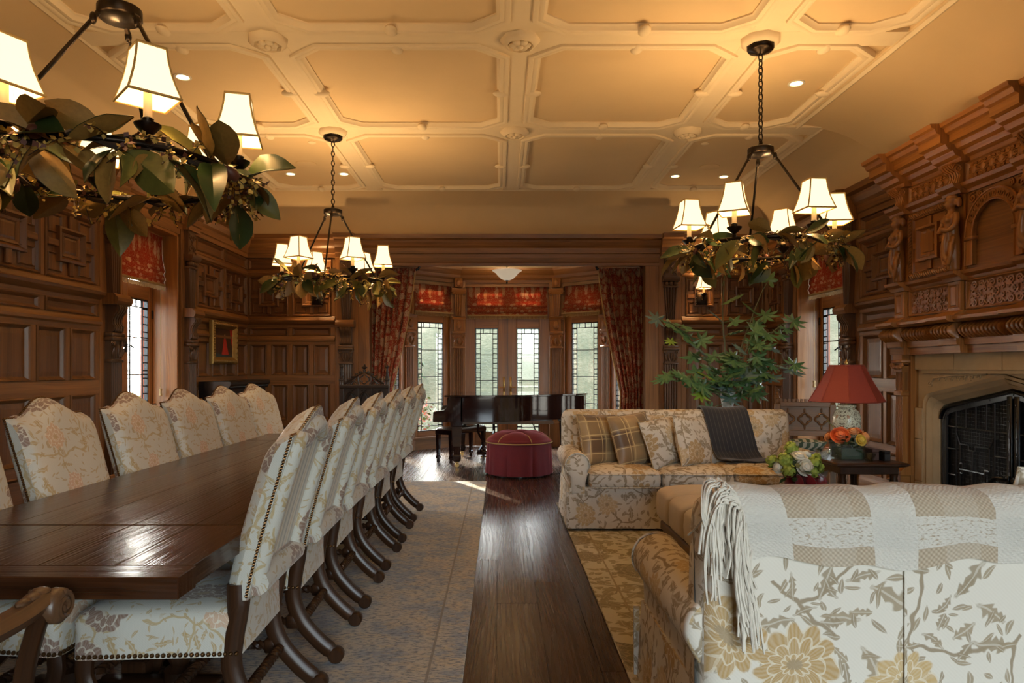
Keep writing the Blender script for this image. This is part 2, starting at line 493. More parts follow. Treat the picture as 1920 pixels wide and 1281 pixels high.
REDSH = plain('red_silk_shade', (.23, .030, .016), .7, nscale=80, namp=.08)
def mat_stripes():
    t = NT('striped_back_cloth'); x, y, _ = t.xyz(t.uv())
    k = t.math('FRACT', x*7.5)
    c = t.ramp(k, [(0, (.60, .57, .47)), (.22, (.60, .57, .47)), (.24, (.42, .42, .36)), (.40, (.42, .42, .36)), (.42, (.64, .61, .50)), (.60, (.50, .40, .22)), (.66, (.62, .58, .47)), (.86, (.36, .36, .31))])
    c.k.node.color_ramp.interpolation = 'CONSTANT'
    return t.done(t.bsdf(c, .55, Sheen_Weight=.2))
STRIPE = mat_stripes()
def mat_throw():
    t = NT('bulky_check_throw'); x, y, _ = t.xyz(t.uv())
    wx = t.noise(t.vec(x*2.0, y*2.0), 3.0, 2)
    a = t.math('FRACT', (x+wx*.02)*2.67+4.0)
    bx = a.lt(.35); gx = a.gt(.58)*a.lt(.86)
    b = t.math('FRACT', y*3.5)
    by = b.gt(.19)*b.lt(.50)
    weave = (t.math('SINE', x*420.0)*t.math('SINE', y*420.0))*.5+.5
    base = t.mix(weave, (.36, .275, .19), (.55, .45, .335))
    nub = t.noise(t.vec(x*1.0, y*2.6), 60.0, 2, .6)
    col = t.mix(by*((nub-.36)*9.0).clamp()*.85, base, (.73, .69, .62))
    col = t.mix(gx*.38*nub, col, (.62, .57, .49))
    col = t.mix(bx*.9, col, (.71, .665, .59))
    n2 = t.noise(t.vec(x*1.0, y*3.0), 75.0, 3, .6)
    h = weave*.4+(bx+by)*n2*1.3
    return t.done(t.bsdf(col, .95, normal=t.bump(h, .6, .012), Sheen_Weight=.25, Specular_IOR_Level=.1))
THROW = mat_throw()
def mat_plaid():
    t = NT('brown_plaid'); x, y, _ = t.xyz(t.uv())
    r = t.rnd(); ox = r*.07
    a = t.math('FRACT', (x+ox)*3.4+.2); b = t.math('FRACT', (y+ox)*3.4+.55)
    c1 = t.mix(a.gt(.55), (.36, .24, .115), (.115, .062, .03))
    c2 = t.mix(b.gt(.55), (.36, .24, .115), (.14, .085, .045))
    col = t.mix(.5, c1, c2)
    for q in (a, b):
        l = ((q-.5).abs().lt(.012))+((q-.06).abs().lt(.014))+((q-.92).abs().lt(.012))
        col = t.mix(l.clamp(), col, (.56, .42, .21))
    return t.done(t.bsdf(col, .45, Sheen_Weight=.3))
PLAID = mat_plaid()
def mat_pin():
    t = NT('charcoal_pinstripe'); x, y, _ = t.xyz(t.uv())
    a = t.math('FRACT', x*26.0); n = t.noise(t.uv(), 250, 2)
    c = t.mix((a.lt(.12))*(n*.8), (.028, .029, .036), (.15, .13, .115))
    return t.done(t.bsdf(c, .95, normal=t.bump(n, .3, .003), Sheen_Weight=.25))
PINST = mat_pin()
def mat_rug(name, c0, c1, c2, c3, sc):
    t = NT(name); uv = t.uv(); x, y, _ = t.xyz(uv)
    n1 = t.noise(uv, sc*1.3, 4, .62); n2 = t.noise(t.vec(x*1.0+9.1, y*1.7), sc*2.6, 4, .65); n3 = t.noise(t.vec(x*2.4, y*7.0), sc*4.5, 4, .7); n4 = t.noise(t.vec(x*1.0, y*3.0), sc*10, 3, .7)
    col = t.mix(((n1-.44)*9.0).clamp(), c0, c1)
    col = t.mix(((n2-.50)*10.0).clamp()*.85, col, c2)
    col = t.mix(((n3-.485)*9.0).clamp()*.85, col, c3)
    col = t.mix(((n4-.5)*6.0).clamp()*.4, col, c0)
    pile = t.noise(uv, 260, 2)
    return t.done(t.bsdf(col, .95, normal=t.bump(pile*.7+n3*.7, .5, .006), Specular_IOR_Level=.1, Sheen_Weight=.15))
RUGB = mat_rug('faded_blue_rug', (.50, .46, .37), (.30, .335, .375), (.52, .44, .30), (.12, .145, .185), 2.6)
RUGG = floral('olive_damask_rug', (.44, .41, .33), ((.15, .125, .07), (.19, .155, .09), (.13, .115, .07)), ((.21, .185, .115), (.25, .22, .14)), (.19, .165, .105), 2.3, .75, .24, 260, .95, fsize=.46, petals=7, outline=(.33, .28, .19))
def mat_grass():
    t = NT('dry_hill_grass'); p = t.obj(); x, y, z = t.xyz(p)
    n1 = t.noise(t.vec(x*1.0, y*.8, z*1.5), .5, 4, .6); n2 = t.noise(t.vec(x*3.0, y*2.0, z*6.0), 2.5, 4, .7)
    c = t.ramp(n1*.6+n2*.4, [(.3, (.026, .034, .016)), (.48, (.070, .074, .036)), (.62, (.135, .122, .072)), (.8, (.20, .175, .11))])
    return t.done(t.bsdf(c, .95, normal=t.bump(n2, .6, .1)))
GRASS = mat_grass()
HEDGE = plain('hedge_leaf', (.07, .11, .02), .6, nscale=2.5, namp=.6)
HEDGR = plain('hedge_red_leaf', (.34, .10, .06), .6, nscale=2.5, namp=.5)
BUSHM = plain('bush_leaf', (.045, .085, .035), .6, nscale=2, namp=.5)
PAVE = plain('terrace_paving', (.22, .19, .15), .85, nscale=5, namp=.2)
REDBR = plain('red_brick_jamb', (.30, .085, .05), .8, nscale=14, namp=.3)

# ------------------------------------------------------------------ room numbers
XL, XR, YF, YB = -3.80, 3.98, 10.20, -3.50
ZCO, ZC = 3.35, 3.89
R3 = Matrix.Identity(4)
def frame(o, u, n):
    u, n = Vector(u), Vector(n); z = Vector((0, 0, 1))
    m = Matrix.Identity(4)
    for i in range(3): m[i][0] = u[i]; m[i][1] = n[i]; m[i][2] = z[i]; m[i][3] = o[i]
    return m
ML = frame((XL, 0, 0), (0, 1, 0), (1, 0, 0))       # (s = world y, d = into the room, z)
MR = frame((XR, 0, 0), (0, 1, 0), (-1, 0, 0))
MF = frame((0, YF, 0), (1, 0, 0), (0, -1, 0))      # (s = world x, d, z)

# ---- floor
fl = struct(MB().box(XL-.3, YB-.3, -.10, XR+.3, YF+.1, -.006).box(-2.2, YF+.1, -.10, 2.5, 12.35, -.006).build('floor', FLOORW))
W_ = .24; k = 0
pcache = {}
def plank(x, y, w, l):
    key = round(l, 2), round(w, 3), k % 5
    if key not in pcache:
        pcache[key] = MB().box(0.0012, 0.0012, -.006, w-.0012, l-.0012, 0, .0012, grain=1).mesh('plank', FLOORW, False)
    put('plank', pcache[key], fl, (x, y, 0))
nx = 33
for i in range(nx):
    x = -3.86+i*W_
    bay = -1.6 < x+W_/2 < 1.85
    y = -0.4-[0, 1.1, .5, 1.6, .8][i % 5]; end = 11.9 if bay else YF
    ls = [2.4, 2.9, 2.2, 3.1]
    while y < end:
        l = min(ls[k % 4], end-y); k += 1
        if l > .15: plank(x, y, W_, l)
        y += max(l, .2)

# ---- wall slabs
def slab(name, M, s0, s1, holes, thick=.30, top=3.95, mat=OAK2):
    """wall slab from s0 to s1 with holes (a, b, z0, z1)"""
    m = MB(M); cur = s0
    for a, b, z0, z1 in sorted(holes):
        if a > cur: m.box(cur, -thick, 0, a, 0, top)
        if z0 > 0: m.box(a, -thick, 0, b, 0, z0)
        if z1 < top: m.box(a, -thick, z1, b, 0, top)
        cur = b
    if cur < s1: m.box(cur, -thick, 0, s1, 0, top)
    return struct(m.build(name, mat))
LW = (6.80, 8.02)      # left window opening (world y)
RW = (7.86, 9.12)      # right window opening
wall_l = slab('wall_left', ML, YB, YF, [(LW[0], LW[1], .30, 2.95)])
wall_r = slab('wall_right', MR, YB, YF, [(RW[0], RW[1], .30, 2.95), (4.28, 5.98, 0, 1.26)])
wall_f = slab('wall_far', MF, XL, XR, [(-1.95, 2.16, 0, 2.92)], thick=.16)
MBK = frame((0, YB, 0), (1, 0, 0), (0, 1, 0))
BWIN = [(-.1, 3.75, .3, 3.1)]
wall_b = slab('wall_back', MBK, XL, XR, BWIN, thick=.2)
for nm, (a, b, z0, z1) in zip(('window_4',), BWIN):
    m = MB(MBK); 
    for s in (a, (a+b)/2-.04, b-.08): m.box(s, -.14, z0, s+.08, -.06, z1)
    for z in (z0, z1-.08): m.box(a, -.14, z, b, -.06, z+.08)
    w = struct(m.build(nm, OAKW))
    MB(MBK).box(a, -.105, z0, b, -.10, z1).build('pane', GLASS, w)
    portal('portal_back', ((a+b)/2, YB-.25, (z0+z1)/2), b-a, z1-z0, (0, 1, 0))
portal('portal_left', (XL-.5, (LW[0]+LW[1])/2, 1.6), 1.3, 2.7, (1, 0, 0))
portal('portal_right', (XR+.5, (RW[0]+RW[1])/2, 1.6), 1.3, 2.7, (-1, 0, 0))
portal('portal_bay', (.12, 12.5, 1.7), 4.6, 3.4, (0, -1, 0))

# ---- panelling pieces (local s, d, z), meshes shared between alike pieces
PC = {}
def panel_mesh(w, h, fw=.035, dep=.024, raised=True):
    key = ('p', round(w, 3), round(h, 3), raised)
    if key in PC: return PC[key]
    m = MB(); v = lambda i, d: [(i, d, i), (w-i, d, i), (w-i, d, h-i), (i, d, h-i)]
    rings = [v(0, .0), v(0, .036), v(.010, .044), v(.020, .034), v(fw, .012)]
    if raised: rings += [v(fw+.004, .010), v(fw+.045, .017)] if min(w, h) > .22 else [v(fw+.004, .010)]
    m.loft(rings, True, True, False, grain=2 if h > w else 0)
    PC[key] = m.mesh('panel', OAK2)
    return PC[key]
def geo_meshes(w, h):
    key = ('g', round(w, 3), round(h, 3))
    if key in PC: return PC[key]
    a = MB(); v = lambda i, d: [(i, d, i), (w-i, d, i), (w-i, d, h-i), (i, d, h-i)]
    a.loft([v(0, 0), v(0, .036), v(.010, .046), v(.022, .034), v(.034, .012)], True, True, False, grain=2)
    cx, cz = w/2, h/2
    def mframe(m, x0, z0, x1, z1, fw, d0, d1):
        q = lambda i, d: [(x0+i, d, z0+i), (x1-i, d, z0+i), (x1-i, d, z1-i), (x0+i, d, z1-i)]
        m.loft([q(0, d0), q(.006, d1), q(fw*.45, d1+.004), q(fw, d0)], True, False, False)
    b = MB(); ho, vo = w*.27, h*.26
    bw = .062
    for (x0, z0, x1, z1) in ((cx-bw/2, .03, cx+bw/2, cz-vo+.02), (cx-bw/2, cz+vo-.02, cx+bw/2, h-.03), (.03, cz-bw/2, cx-ho+.02, cz+bw/2), (cx+ho-.02, cz-bw/2, w-.03, cz+bw/2)):
        b.box(x0, .010, z0, x1, .040, z1, .008)
    st = .05                        # stepped corners around the centre
    for sx in (-1, 1):
        for sz in (-1, 1):
            x0, x1 = sorted((cx+sx*ho*.98, cx+sx*(w/2-.05))); z0, z1 = sorted((cz+sz*vo*.98, cz+sz*(h/2-.05)))
            mframe(b, x0-(.07 if sx > 0 else 0), z0-(.07 if sz > 0 else 0), x1+(.07 if sx < 0 else 0), z1+(.07 if sz < 0 else 0), .02, .010, .024)
    c = MB()
    mframe(c, cx-ho, cz-vo, cx+ho, cz+vo, .055, .012, .048)
    q = lambda i, d: [(cx-ho*.52+i, d, cz-vo*.52+i), (cx+ho*.52-i, d, cz-vo*.52+i), (cx+ho*.52-i, d, cz+vo*.52-i), (cx-ho*.52+i, d, cz+vo*.52-i)]
    c.loft([q(-.03, .012), q(-.02, .030), q(0, .026), q(.012, .016), q(.03, .022)], True, True, False)
    PC[key] = (a.mesh('geometric_panel', OAK2), b.mesh('strapwork', OAK2), c.mesh('centre_frame', OAK2))
    return PC[key]
def at(M, s, d, z): return M @ Matrix.Translation((s, d, z))
CORN = [(0, 3.02), (.03, 3.02), (.036, 3.075), (.055, 3.085), (.062, 3.16), (.09, 3.19), (.115, 3.24), (.125, 3.27), (.185, 3.285), (.195, 3.345), (0, 3.365)]
def run(M, name, poly, s0, s1, parent, mat=OAK):
    m = MB(M); m.prism(poly, 0, s0, s1); return m.build(name, mat, parent)
def panelling(wall, M, s0, s1, nlow, ngeo, cs0=None, cs1=None):
    W = s1-s0
    def rowp(n, z0, z1, gap, fn):
        st = (W-gap)/n
        for i in range(n): fn(s0+gap+i*st, st-gap, z0, z1)
        for i in range(n+1):
            key = ('st', round(gap, 3), round(z1-z0, 3))
            if key not in PC: PC[key] = MB().box(0, 0, 0, gap, .030, z1-z0, .004, grain=2).mesh('stile', OAK)
            put('stile', PC[key], wall, M=at(M, s0+i*st, 0, z0))
    def P(s, w, z0, z1): put('panel', panel_mesh(w, z1-z0), wall, M=at(M, s, 0, z0))
    def P2(s, w, z0, z1): put('panel', panel_mesh(w, z1-z0, raised=False), wall, M=at(M, s, 0, z0))
    def G(s, w, z0, z1):
        a, b, c = geo_meshes(w, z1-z0); o = put('geometric_panel', a, wall, M=at(M, s, 0, z0))
        put('strapwork', b, o); put('centre_frame', c, o)
    rowp(nlow, .60, 1.14, .075, P)
    rowp(nlow, .24, .52, .075, P2)
    rowp(nlow, 1.27, 1.73, .075, P)
    rowp(ngeo, 1.86, 1.98, .07, P2)
    rowp(ngeo, 2.15, 2.74, .06, G)
    rowp(ngeo, 2.84, 3.0, .05, P2)
    run(M, 'skirting', [(0, 0), (.05, 0), (.05, .17), (.035, .20), (.03, .24), (0, .24)], s0, s1, wall)
    run(M, 'rail', [(0, .52), (.03, .52), (.03, .60), (0, .60)], s0, s1, wall)
    run(M, 'rail', [(0, 1.14), (.03, 1.14), (.032, 1.2), (.03, 1.27), (0, 1.27)], s0, s1, wall)
    run(M, 'rail_moulding', [(0, 1.73), (.03, 1.73), (.036, 1.77), (.058, 1.785), (.062, 1.81), (.045, 1.83), (.03, 1.86), (0, 1.86)], s0, s1, wall)
    run(M, 'ledge_moulding', [(0, 1.98), (.03, 1.98), (.034, 2.02), (.06, 2.035), (.09, 2.06), (.10, 2.085), (.06, 2.10), (.045, 2.13), (.03, 2.15), (0, 2.15)], s0, s1, wall)
    run(M, 'rail_moulding', [(0, 2.74), (.03, 2.74), (.05, 2.76), (.055, 2.79), (.035, 2.81), (.03, 2.84), (0, 2.84)], s0, s1, wall)
    run(M, 'cornice', CORN, cs0 if cs0 is not None else s0, cs1 if cs1 is not None else s1, wall)

def fluted(w, d0, d1, z0, z1, n=5, w2=None):
    """fluted shaft front (s centred on 0); w2 is the top width"""
    m = MB(); w2 = w2 or w
    def ring(z, ww):
        p = [(-ww/2, d0, z), (-ww/2, d1, z)]; st = ww/(n+.35)
        for i in range(n):
            a = -ww/2+st*(i+.35)
            for f, dd in ((0, 0), (.14, -.012), (.5, -.016), (.65, 0)): p.append((a+st*f*.98, d1+dd, z))
        return p+[(ww/2, d1, z), (ww/2, d0, z)]
    m.loft([ring(z0, w), ring(z1, w2)], True, True, False, grain=2); return m
def scrollpath(cx, cz, r, turns, a0, sgn=1, n=18, shrink=.12):
    return [(cx+r*(1-(1-shrink)*i/n)*cos(a0+sgn*turns*2*pi*i/n), cz+r*(1-(1-shrink)*i/n)*sin(a0+sgn*turns*2*pi*i/n)) for i in range(n+1)]
def pilaster_meshes():
    if 'pil' in PC: return PC['pil']
    L = []
    L.append(('plinth', MB().box(-.125, 0, 0, .125, .075, .30, .008).box(-.12, 0, .30, .12, .068, .36, .01), OAK))
    L.append(('fluted_shaft', fluted(.19, 0, .062, .36, 1.44), OAKB))
    m = MB().box(-.105, 0, 1.43, .105, .075, 1.46, .006).box(-.09, 0, 1.46, .09, .06, 1.64).box(-.115, 0, 1.64, .115, .095, 1.68, .008)
    for sx in (-1, 1):
        m.tube([(sx*abs(x), .075, z) for x, z in scrollpath(.085, 1.615, .030, 1.6, 0)], .009, 5)
        m.tube([(sx*.02, .064, 1.48), (sx*.045, .075, 1.54), (sx*.03, .085, 1.60)], [.016, .02, .008], 6)
        m.tube([(sx*.055, .064, 1.48), (sx*.085, .075, 1.53), (sx*.08, .085, 1.575)], [.014, .017, .006], 6)
    m.ell((0, .075, 1.55), (.016, .02, .06), 8, 6)
    L.append(('carved_capital', m, OAKB))
    m = MB(); pr = [(0, 1.72), (.06, 1.72), (.085, 1.74), (.09, 1.775), (.07, 1.80), (.066, 1.84), (.085, 1.89), (.12, 1.93), (.128, 1.965), (.11, 1.985), (0, 1.985)]
    m.prism(pr, 0, -.085, .085, smooth=False)
    for x in (-.06, -.02, .02, .06): m.tube([(x, d+.003, z) for d, z in pr[2:10]], .012, 6)
    m.box(-.11, 0, 1.68, .11, .085, 1.72, .006)
    for x in (-.06, -.03, 0, .03, .06): m.ell((x, .085, 1.745), (.012, .012, .02), 6, 5)
    L.append(('scroll_bracket', m, OAKB))
    L.append(('ledge', MB().prism([(0, 1.985), (.13, 1.985), (.15, 2.02), (.15, 2.05), (.11, 2.09), (0, 2.09)], 0, -.135, .135), OAK))
    L.append(('tapered_shaft', fluted(.115, 0, .06, 2.09, 2.58, 4, .185), OAKB))
    m = MB().box(-.105, 0, 2.57, .105, .075, 2.60, .006)
    for i in range(3): m.ell((-.066+i*.066, .055, 2.63), (.036, .045, .035), 10, 6)
    m.prism([(0, 2.66), (.09, 2.66), (.115, 2.70), (.115, 2.73), (0, 2.74)], 0, -.12, .12)
    L.append(('turned_capital', m, OAKB))
    m = MB().box(-.095, 0, 2.74, .095, .05, 3.02)
    for sx in (-1, 1):
        for sz in (-1, 1): m.tube([(sx*abs(x), .055, 2.88+sz*abs(z)) for x, z in scrollpath(.045, .06, .036, 1.4, 0)], .008, 5)
    m.tube([(-.085, .052, 2.77), (.085, .052, 2.99)], .009, 5); m.tube([(.085, .052, 2.77), (-.085, .052, 2.99)], .009, 5)
    L.append(('carved_block', m, OAKB))
    L.append(('cornice_break', MB().prism([(d+.055 if d else 0, z+.002) for d, z in CORN], 0, -.15, .15), OAK))
    PC['pil'] = [(n, m.mesh(n, mt)) for n, m, mt in L]
    return PC['pil']
def pilaster(wall, M, s, w=.34, name='pilaster'):
    key = ('pb', w)
    if key not in PC: PC[key] = MB().box(-w/2, -.01, 0, w/2, .03, 3.03, .004, grain=2).mesh(name, OAK)
    o = put(name, PC[key], wall, M=at(M, s, 0, 0))
    for n, me in pilaster_meshes(): put(n, me, o, (0, .03, 0))

# left wall: near panels, window, far panels
panelling(wall_l, ML, 3.28, 6.42, 7, 4, 2.4, 6.42)
pilaster(wall_l, ML, 6.60)
pilaster(wall_l, ML, 8.24)
panelling(wall_l, ML, 8.42, YF, 4, 2)
run(ML, 'cornice', CORN, 6.42, 8.42, wall_l)
MB(ML).box(LW[0]-.02, 0, 2.95, LW[1]+.02, .03, 3.03).build('window_head', OAK, wall_l)
# far wall
panelling(wall_f, MF, XL, -2.46, 4, 2)
pilaster(wall_f, MF, -2.29); pilaster(wall_f, MF, 2.53)
panelling(wall_f, MF, 2.70, XR, 4, 2)
m = MB(MF)
for a, b in ((-2.12, -1.95), (2.16, 2.36)):
    m.box(a, 0, 0, b, .035, 2.92, .006, grain=2)
m.build('opening_jamb', OAK, wall_f)
run(MF, 'cornice', CORN, -2.46, 2.70, wall_f)
run(MF, 'opening_beam', [(0, 2.90), (.05, 2.90), (.055, 2.94), (.03, 2.96), (.03, 3.03), (0, 3.03)], -2.12, 2.36, wall_f)
# right wall
panelling(wall_r, MR, 9.48, YF, 2, 1)
pilaster(wall_r, MR, 9.30); pilaster(wall_r, MR, 7.68)
panelling(wall_r, MR, 6.52, 7.50, 2, 1)
run(MR, 'cornice', CORN, 7.50, 9.48, wall_r)
MB(MR).box(RW[0]-.02, 0, 2.95, RW[1]+.02, .03, 3.03).build('window_head', OAK, wall_r)
run(MR, 'cornice', CORN, YB, 3.75, wall_r)
run(ML, 'cornice', CORN, YB, 2.4, wall_l)

# ---- ceiling: field, coves, beams, mouldings, rosettes
m = MB(); rings = []
N_ = 12
for i in range(N_+1):
    a = pi/2*i/N_; ins = .66*(1-cos(a)); z = ZCO+(ZC-ZCO)*sin(a)
    rings.append([(XL+ins, YB+ins, z), (XR-ins, YB+ins, z), (XR-ins, YF-ins, z), (XL+ins, YF-ins, z)])
m.loft(rings, True, False, True); r = rings[-1]
m.add(r, [(0, 1, 2, 3)])
b_ = .06
m.add([(XL-.1, YB-.1, ZC+b_), (XR+.1, YB-.1, ZC+b_), (XR+.1, YF+.1, ZC+b_), (XL-.1, YF+.1, ZC+b_)], [(0, 1, 2, 3)])
ceil = struct(m.build('ceiling', PLASTER, fix=False))
m = MB()
pts = [(3.01+.96*sin(pi/2*i/16), 3.33+.555*cos(pi/2*i/16)) for i in range(17)]
m.loft([[(x, y_, z) for x, z in pts] for y_ in (YB, 1.0, 4.0, 7.06)], False, False, True)
m.build('breast_cove', PLASTER, ceil, fix=False)
BX, BY = (-1.75, .15, 1.96), (7.14, 5.14, 3.14, 1.14)
xe0, xe1n, xe1f, ye = -3.14, 3.01, 3.32, 9.53
beam = MB()
for x in BX: beam.box(x-.11, 0, ZC-.035, x+.11, ye, ZC+.01)
for y in BY[:3]: beam.box(xe0, y-.11, ZC-.034, xe1f if y > 7 else xe1n, y+.11, ZC+.01)
for x in BX:
    for y in BY[:3]: beam.prism([(x+.34, y-.11), (x+.34, y+.11), (x+.11, y+.30), (x-.11, y+.30), (x-.34, y+.11), (x-.34, y-.11), (x-.11, y-.30), (x+.11, y-.30)], 2, ZC-.033, ZC+.01)
beam.build('ceiling_beam', PLASTER2, ceil)
def offset_poly(P, d):
    out = []; n = len(P)
    for i in range(n):
        a, b, c = Vector(P[i-1]), Vector(P[i]), Vector(P[(i+1) % n])
        e1, e2 = (b-a).normalized(), (c-b).normalized()
        n1, n2 = Vector((-e1.y, e1.x)), Vector((-e2.y, e2.x))
        k = (n1+n2); k = k/(k.dot(n1)) if k.length > 1e-6 else n1
        out.append(b+k*d)
    return out
MPROF = [(-.035, -.008), (-.035, .034), (-.03, .052), (-.005, .056), (.01, .044), (.02, .05), (.045, .046), (.058, .02), (.07, .012), (.07, -.005)]
def coffer(x0, x1, y0, y1, ch=.22):
    P = [(x0+ch, y0), (x1-ch, y0), (x1, y0+ch*.8), (x1, y1-ch*.8), (x1-ch, y1), (x0+ch, y1), (x0, y1-ch*.8), (x0, y0+ch*.8)]
    m = MB(); rg = []
    for d, h in MPROF:
        rg.append([(p.x, p.y, ZC-h) for p in offset_poly(P, d)])
    m.loft(rg, True, False, False, grain=0)
    for cx_, cy_, ax in (((x0+x1)/2, y0+.035, 0), ((x0+x1)/2, y1-.035, 0), (x0+.035, (y0+y1)/2, 1), (x1-.035, (y0+y1)/2, 1)):
        r = (.05, .075, .03) if ax == 0 else (.075, .05, .03)
        m.ell((cx_, cy_, ZC-.04), r, 10, 6)
    m.build('coffer_moulding', PLASTER2, ceil)
xs = [(xe0+.07, BX[0]-.11), (BX[0]+.11, BX[1]-.11), (BX[1]+.11, BX[2]-.11), None]
ys = [(BY[0]+.11, ye-.07), (BY[1]+.11, BY[0]-.11), (BY[2]+.11, BY[1]-.11), (BY[3]+.11, BY[2]-.11)]
for j, (y0, y1) in enumerate(ys):
    for i in range(4):
        a, b = xs[i] if i < 3 else (BX[2]+.11, (xe1f if j == 0 else xe1n)-.07)
        coffer(a, b, y0, y1)
PR2 = [(-.03, 0), (-.03, .03), (0, .045), (.03, .03), (.03, 0)]
em = MB()
for x, y0, y1 in ((xe0-.02, 0, ye), (xe1n+.06, 0, 7.06), (xe1f+.02, 7.06, ye)): em.prism([(x+d, ZC-h+.004) for d, h in PR2], 1, y0, y1)
em.prism([(ye+d, ZC-h+.004) for d, h in PR2], 0, xe0, xe1f)
em.build('edge_moulding', PLASTER2, ceil)
ros = MB()
z0 = ZC-.035
ros.lathe([(.15, z0+.01), (.15, z0-.02), (.12, z0-.05), (.105, z0-.055), (.10, z0-.03), (0.0, z0-.03)], n=8, smooth=False)
for i in range(6): ros.ell((.05*cos(i*pi/3), .05*sin(i*pi/3), z0-.045), (.034, .034, .02), 8, 6)
ros.ell((0, 0, z0-.06), (.026, .026, .02), 8, 6)
RM = ros.mesh('rosette', PLASTER2)
for x in BX:
    for y in BY[:3]: put('rosette', RM, ceil, (x, y, 0))
# downlights, speakers, sprinklers
cn = 0
def downlight(x, y, label):
    t = thing('recessed_downlight', label, 'downlight', (x, y, ZC), 0, 'recessed ceiling downlights')
    MB().lathe([(.072, .005), (.072, -.006), (.055, -.008), (.05, .0), (.05, .012)], n=20).build('trim_ring', WHITE, t)
    MB().lathe([(.048, .004), (.048, .0), (.0, .0)], n=16).build('lamp', CANM, t)
    d = bpy.data.lights.new('downlight_lamp', 'SPOT'); d.energy = P_CAN; d.color = (1, .72, .38); d.spot_size = radians(95); d.spot_blend = .7; d.shadow_soft_size = .05
    o = put('downlight_lamp', d, t, (0, 0, -.02))
def cpt(px, py, z=ZC):
    d = (z-1.38)*1280/(690-py); return (px-938)/1280*d, d
for px, py, lab in ((343, 144, 'lit downlight in the left ceiling coffer beside the nearest chandelier'), (545, 326, 'lit downlight in the far left corner coffer, the left of two'), (645, 326, 'lit downlight in the far left corner coffer, the right of two'),
                    (1493, 156, 'lit downlight just right of the right-hand chandelier chain'), (1266, 330, 'lit downlight in the far right corner coffer, the left of two'), (1357, 331, 'lit downlight in the far right corner coffer, the right of two')):
    downlight(*cpt(px, py), lab)
for px, py, lab in ((574, 307, 'round white speaker grille in the far left ceiling coffer'), (1330, 313, 'round grey speaker grille in the far right ceiling coffer')):
    x, y = cpt(px, py); o = MB().lathe([(.125, .004), (.125, -.006), (.115, -.009), (0, -.007)], n=24).build('ceiling_speaker', PLASTER, None, (x, y, ZC)); tag(o, lab, 'speaker')
for px, py, lab in ((585, 267, 'small sprinkler cap in the left ceiling coffer'), (1322, 269, 'small sprinkler cap in the right ceiling coffer')):
    x, y = cpt(px, py); o = MB().lathe([(.045, .004), (.045, -.005), (.03, -.014), (0, -.016)], n=16).build('sprinkler_cap', PLASTER2, None, (x, y, ZC)); tag(o, lab, 'sprinkler')

# ------------------------------------------------------------------ windows
def leaded(parent, M, s0, s1, z0, z1, d, rows=4, band=.075, name='pane', frame_=None):
    """glass with a lead grid: margin lights all round the edge and full-width bars"""
    MB(M).box(s0, d-.002, z0, s1, d+.002, z1).build(name, GLASS, parent)
    m = MB(M); t = .0065
    V = lambda s, a=z0, b=z1: m.box(s-t, d-.006, a, s+t, d+.006, b)
    H = lambda z, a=s0, b=s1: m.box(a, d-.006, z-t, b, d+.006, z+t)
    V(s0+band); V(s1-band); H(z1-band); H(z0+band)
    for i in range(1, rows): H(z0+(z1-z0)*i/rows)
    n = int((z1-z0)/.085)
    for i in range(1, n):
        z = z0+(z1-z0)*i/n; H(z, s0, s0+band); H(z, s1-band, s1)
    n = max(2, int((s1-s0)/.1))
    for i in range(1, n): V(s0+(s1-s0)*i/n, z1-band, z1)
    m.build('leading', CAME, parent)
    m = MB(M)
    f = .016
    for a, b in ((s0-f, s0), (s1, s1+f)): m.box(a, d-.02, z0-f, b, d+.02, z1+f)
    for a, b in ((z0-f, z0), (z1, z1+f)): m.box(s0, d-.02, a, s1, d+.02, b)
    m.build('iron_frame', IRON, parent)
def casement(name, M, s0, s1, z0, z1, d, glass, mat=OAKW, rows=4, gz=None, kind=True):
    """timber frame filling s0..s1, z0..z1 with glass openings listed in glass [(a, b, z0, z1)]"""
    m = MB(M); cur = s0
    fr = .05
    gl = sorted(glass); cols = sorted({(g[0], g[1]) for g in gl})
    edges = [s0]+[v for g in cols for v in g]+[s1]
    for i in range(0, len(edges), 2): m.box(edges[i], d-.03, z0, edges[i+1], d+.03, z1, .006, grain=2)
    for a, b in cols:
        cur = z0
        for g in [g for g in gl if g[0] == a]:
            m.box(a, d-.03, cur, b, d+.03, g[2], .006, grain=0); cur = g[3]
        m.box(a, d-.03, cur, b, d+.03, z1, .006, grain=0)
    o = m.build(name, mat)
    for a, b, g0, g1 in gl: leaded(o, M, a+.016, b-.016, g0+.016, g1-.016, d, rows if g1-g0 > 1 else 2)
    return struct(o)
def fringe(m, pts, z, drop=.05, step=.022):
    """gold tassel fringe hanging under a line of points"""
    P = [Vector(p) for p in pts]
    for a, b in zip(P, P[1:]):
        n = max(1, int((b-a).length/step))
        for i in range(n):
            p = a.lerp(b, (i+.5)/n); h = drop*random.uniform(.85, 1.1)
            m.lathe([(.004, z), (.007, z-h*.35), (.004, z-h*.5), (.009, z-h)], (p.x, p.y, 0), 5)
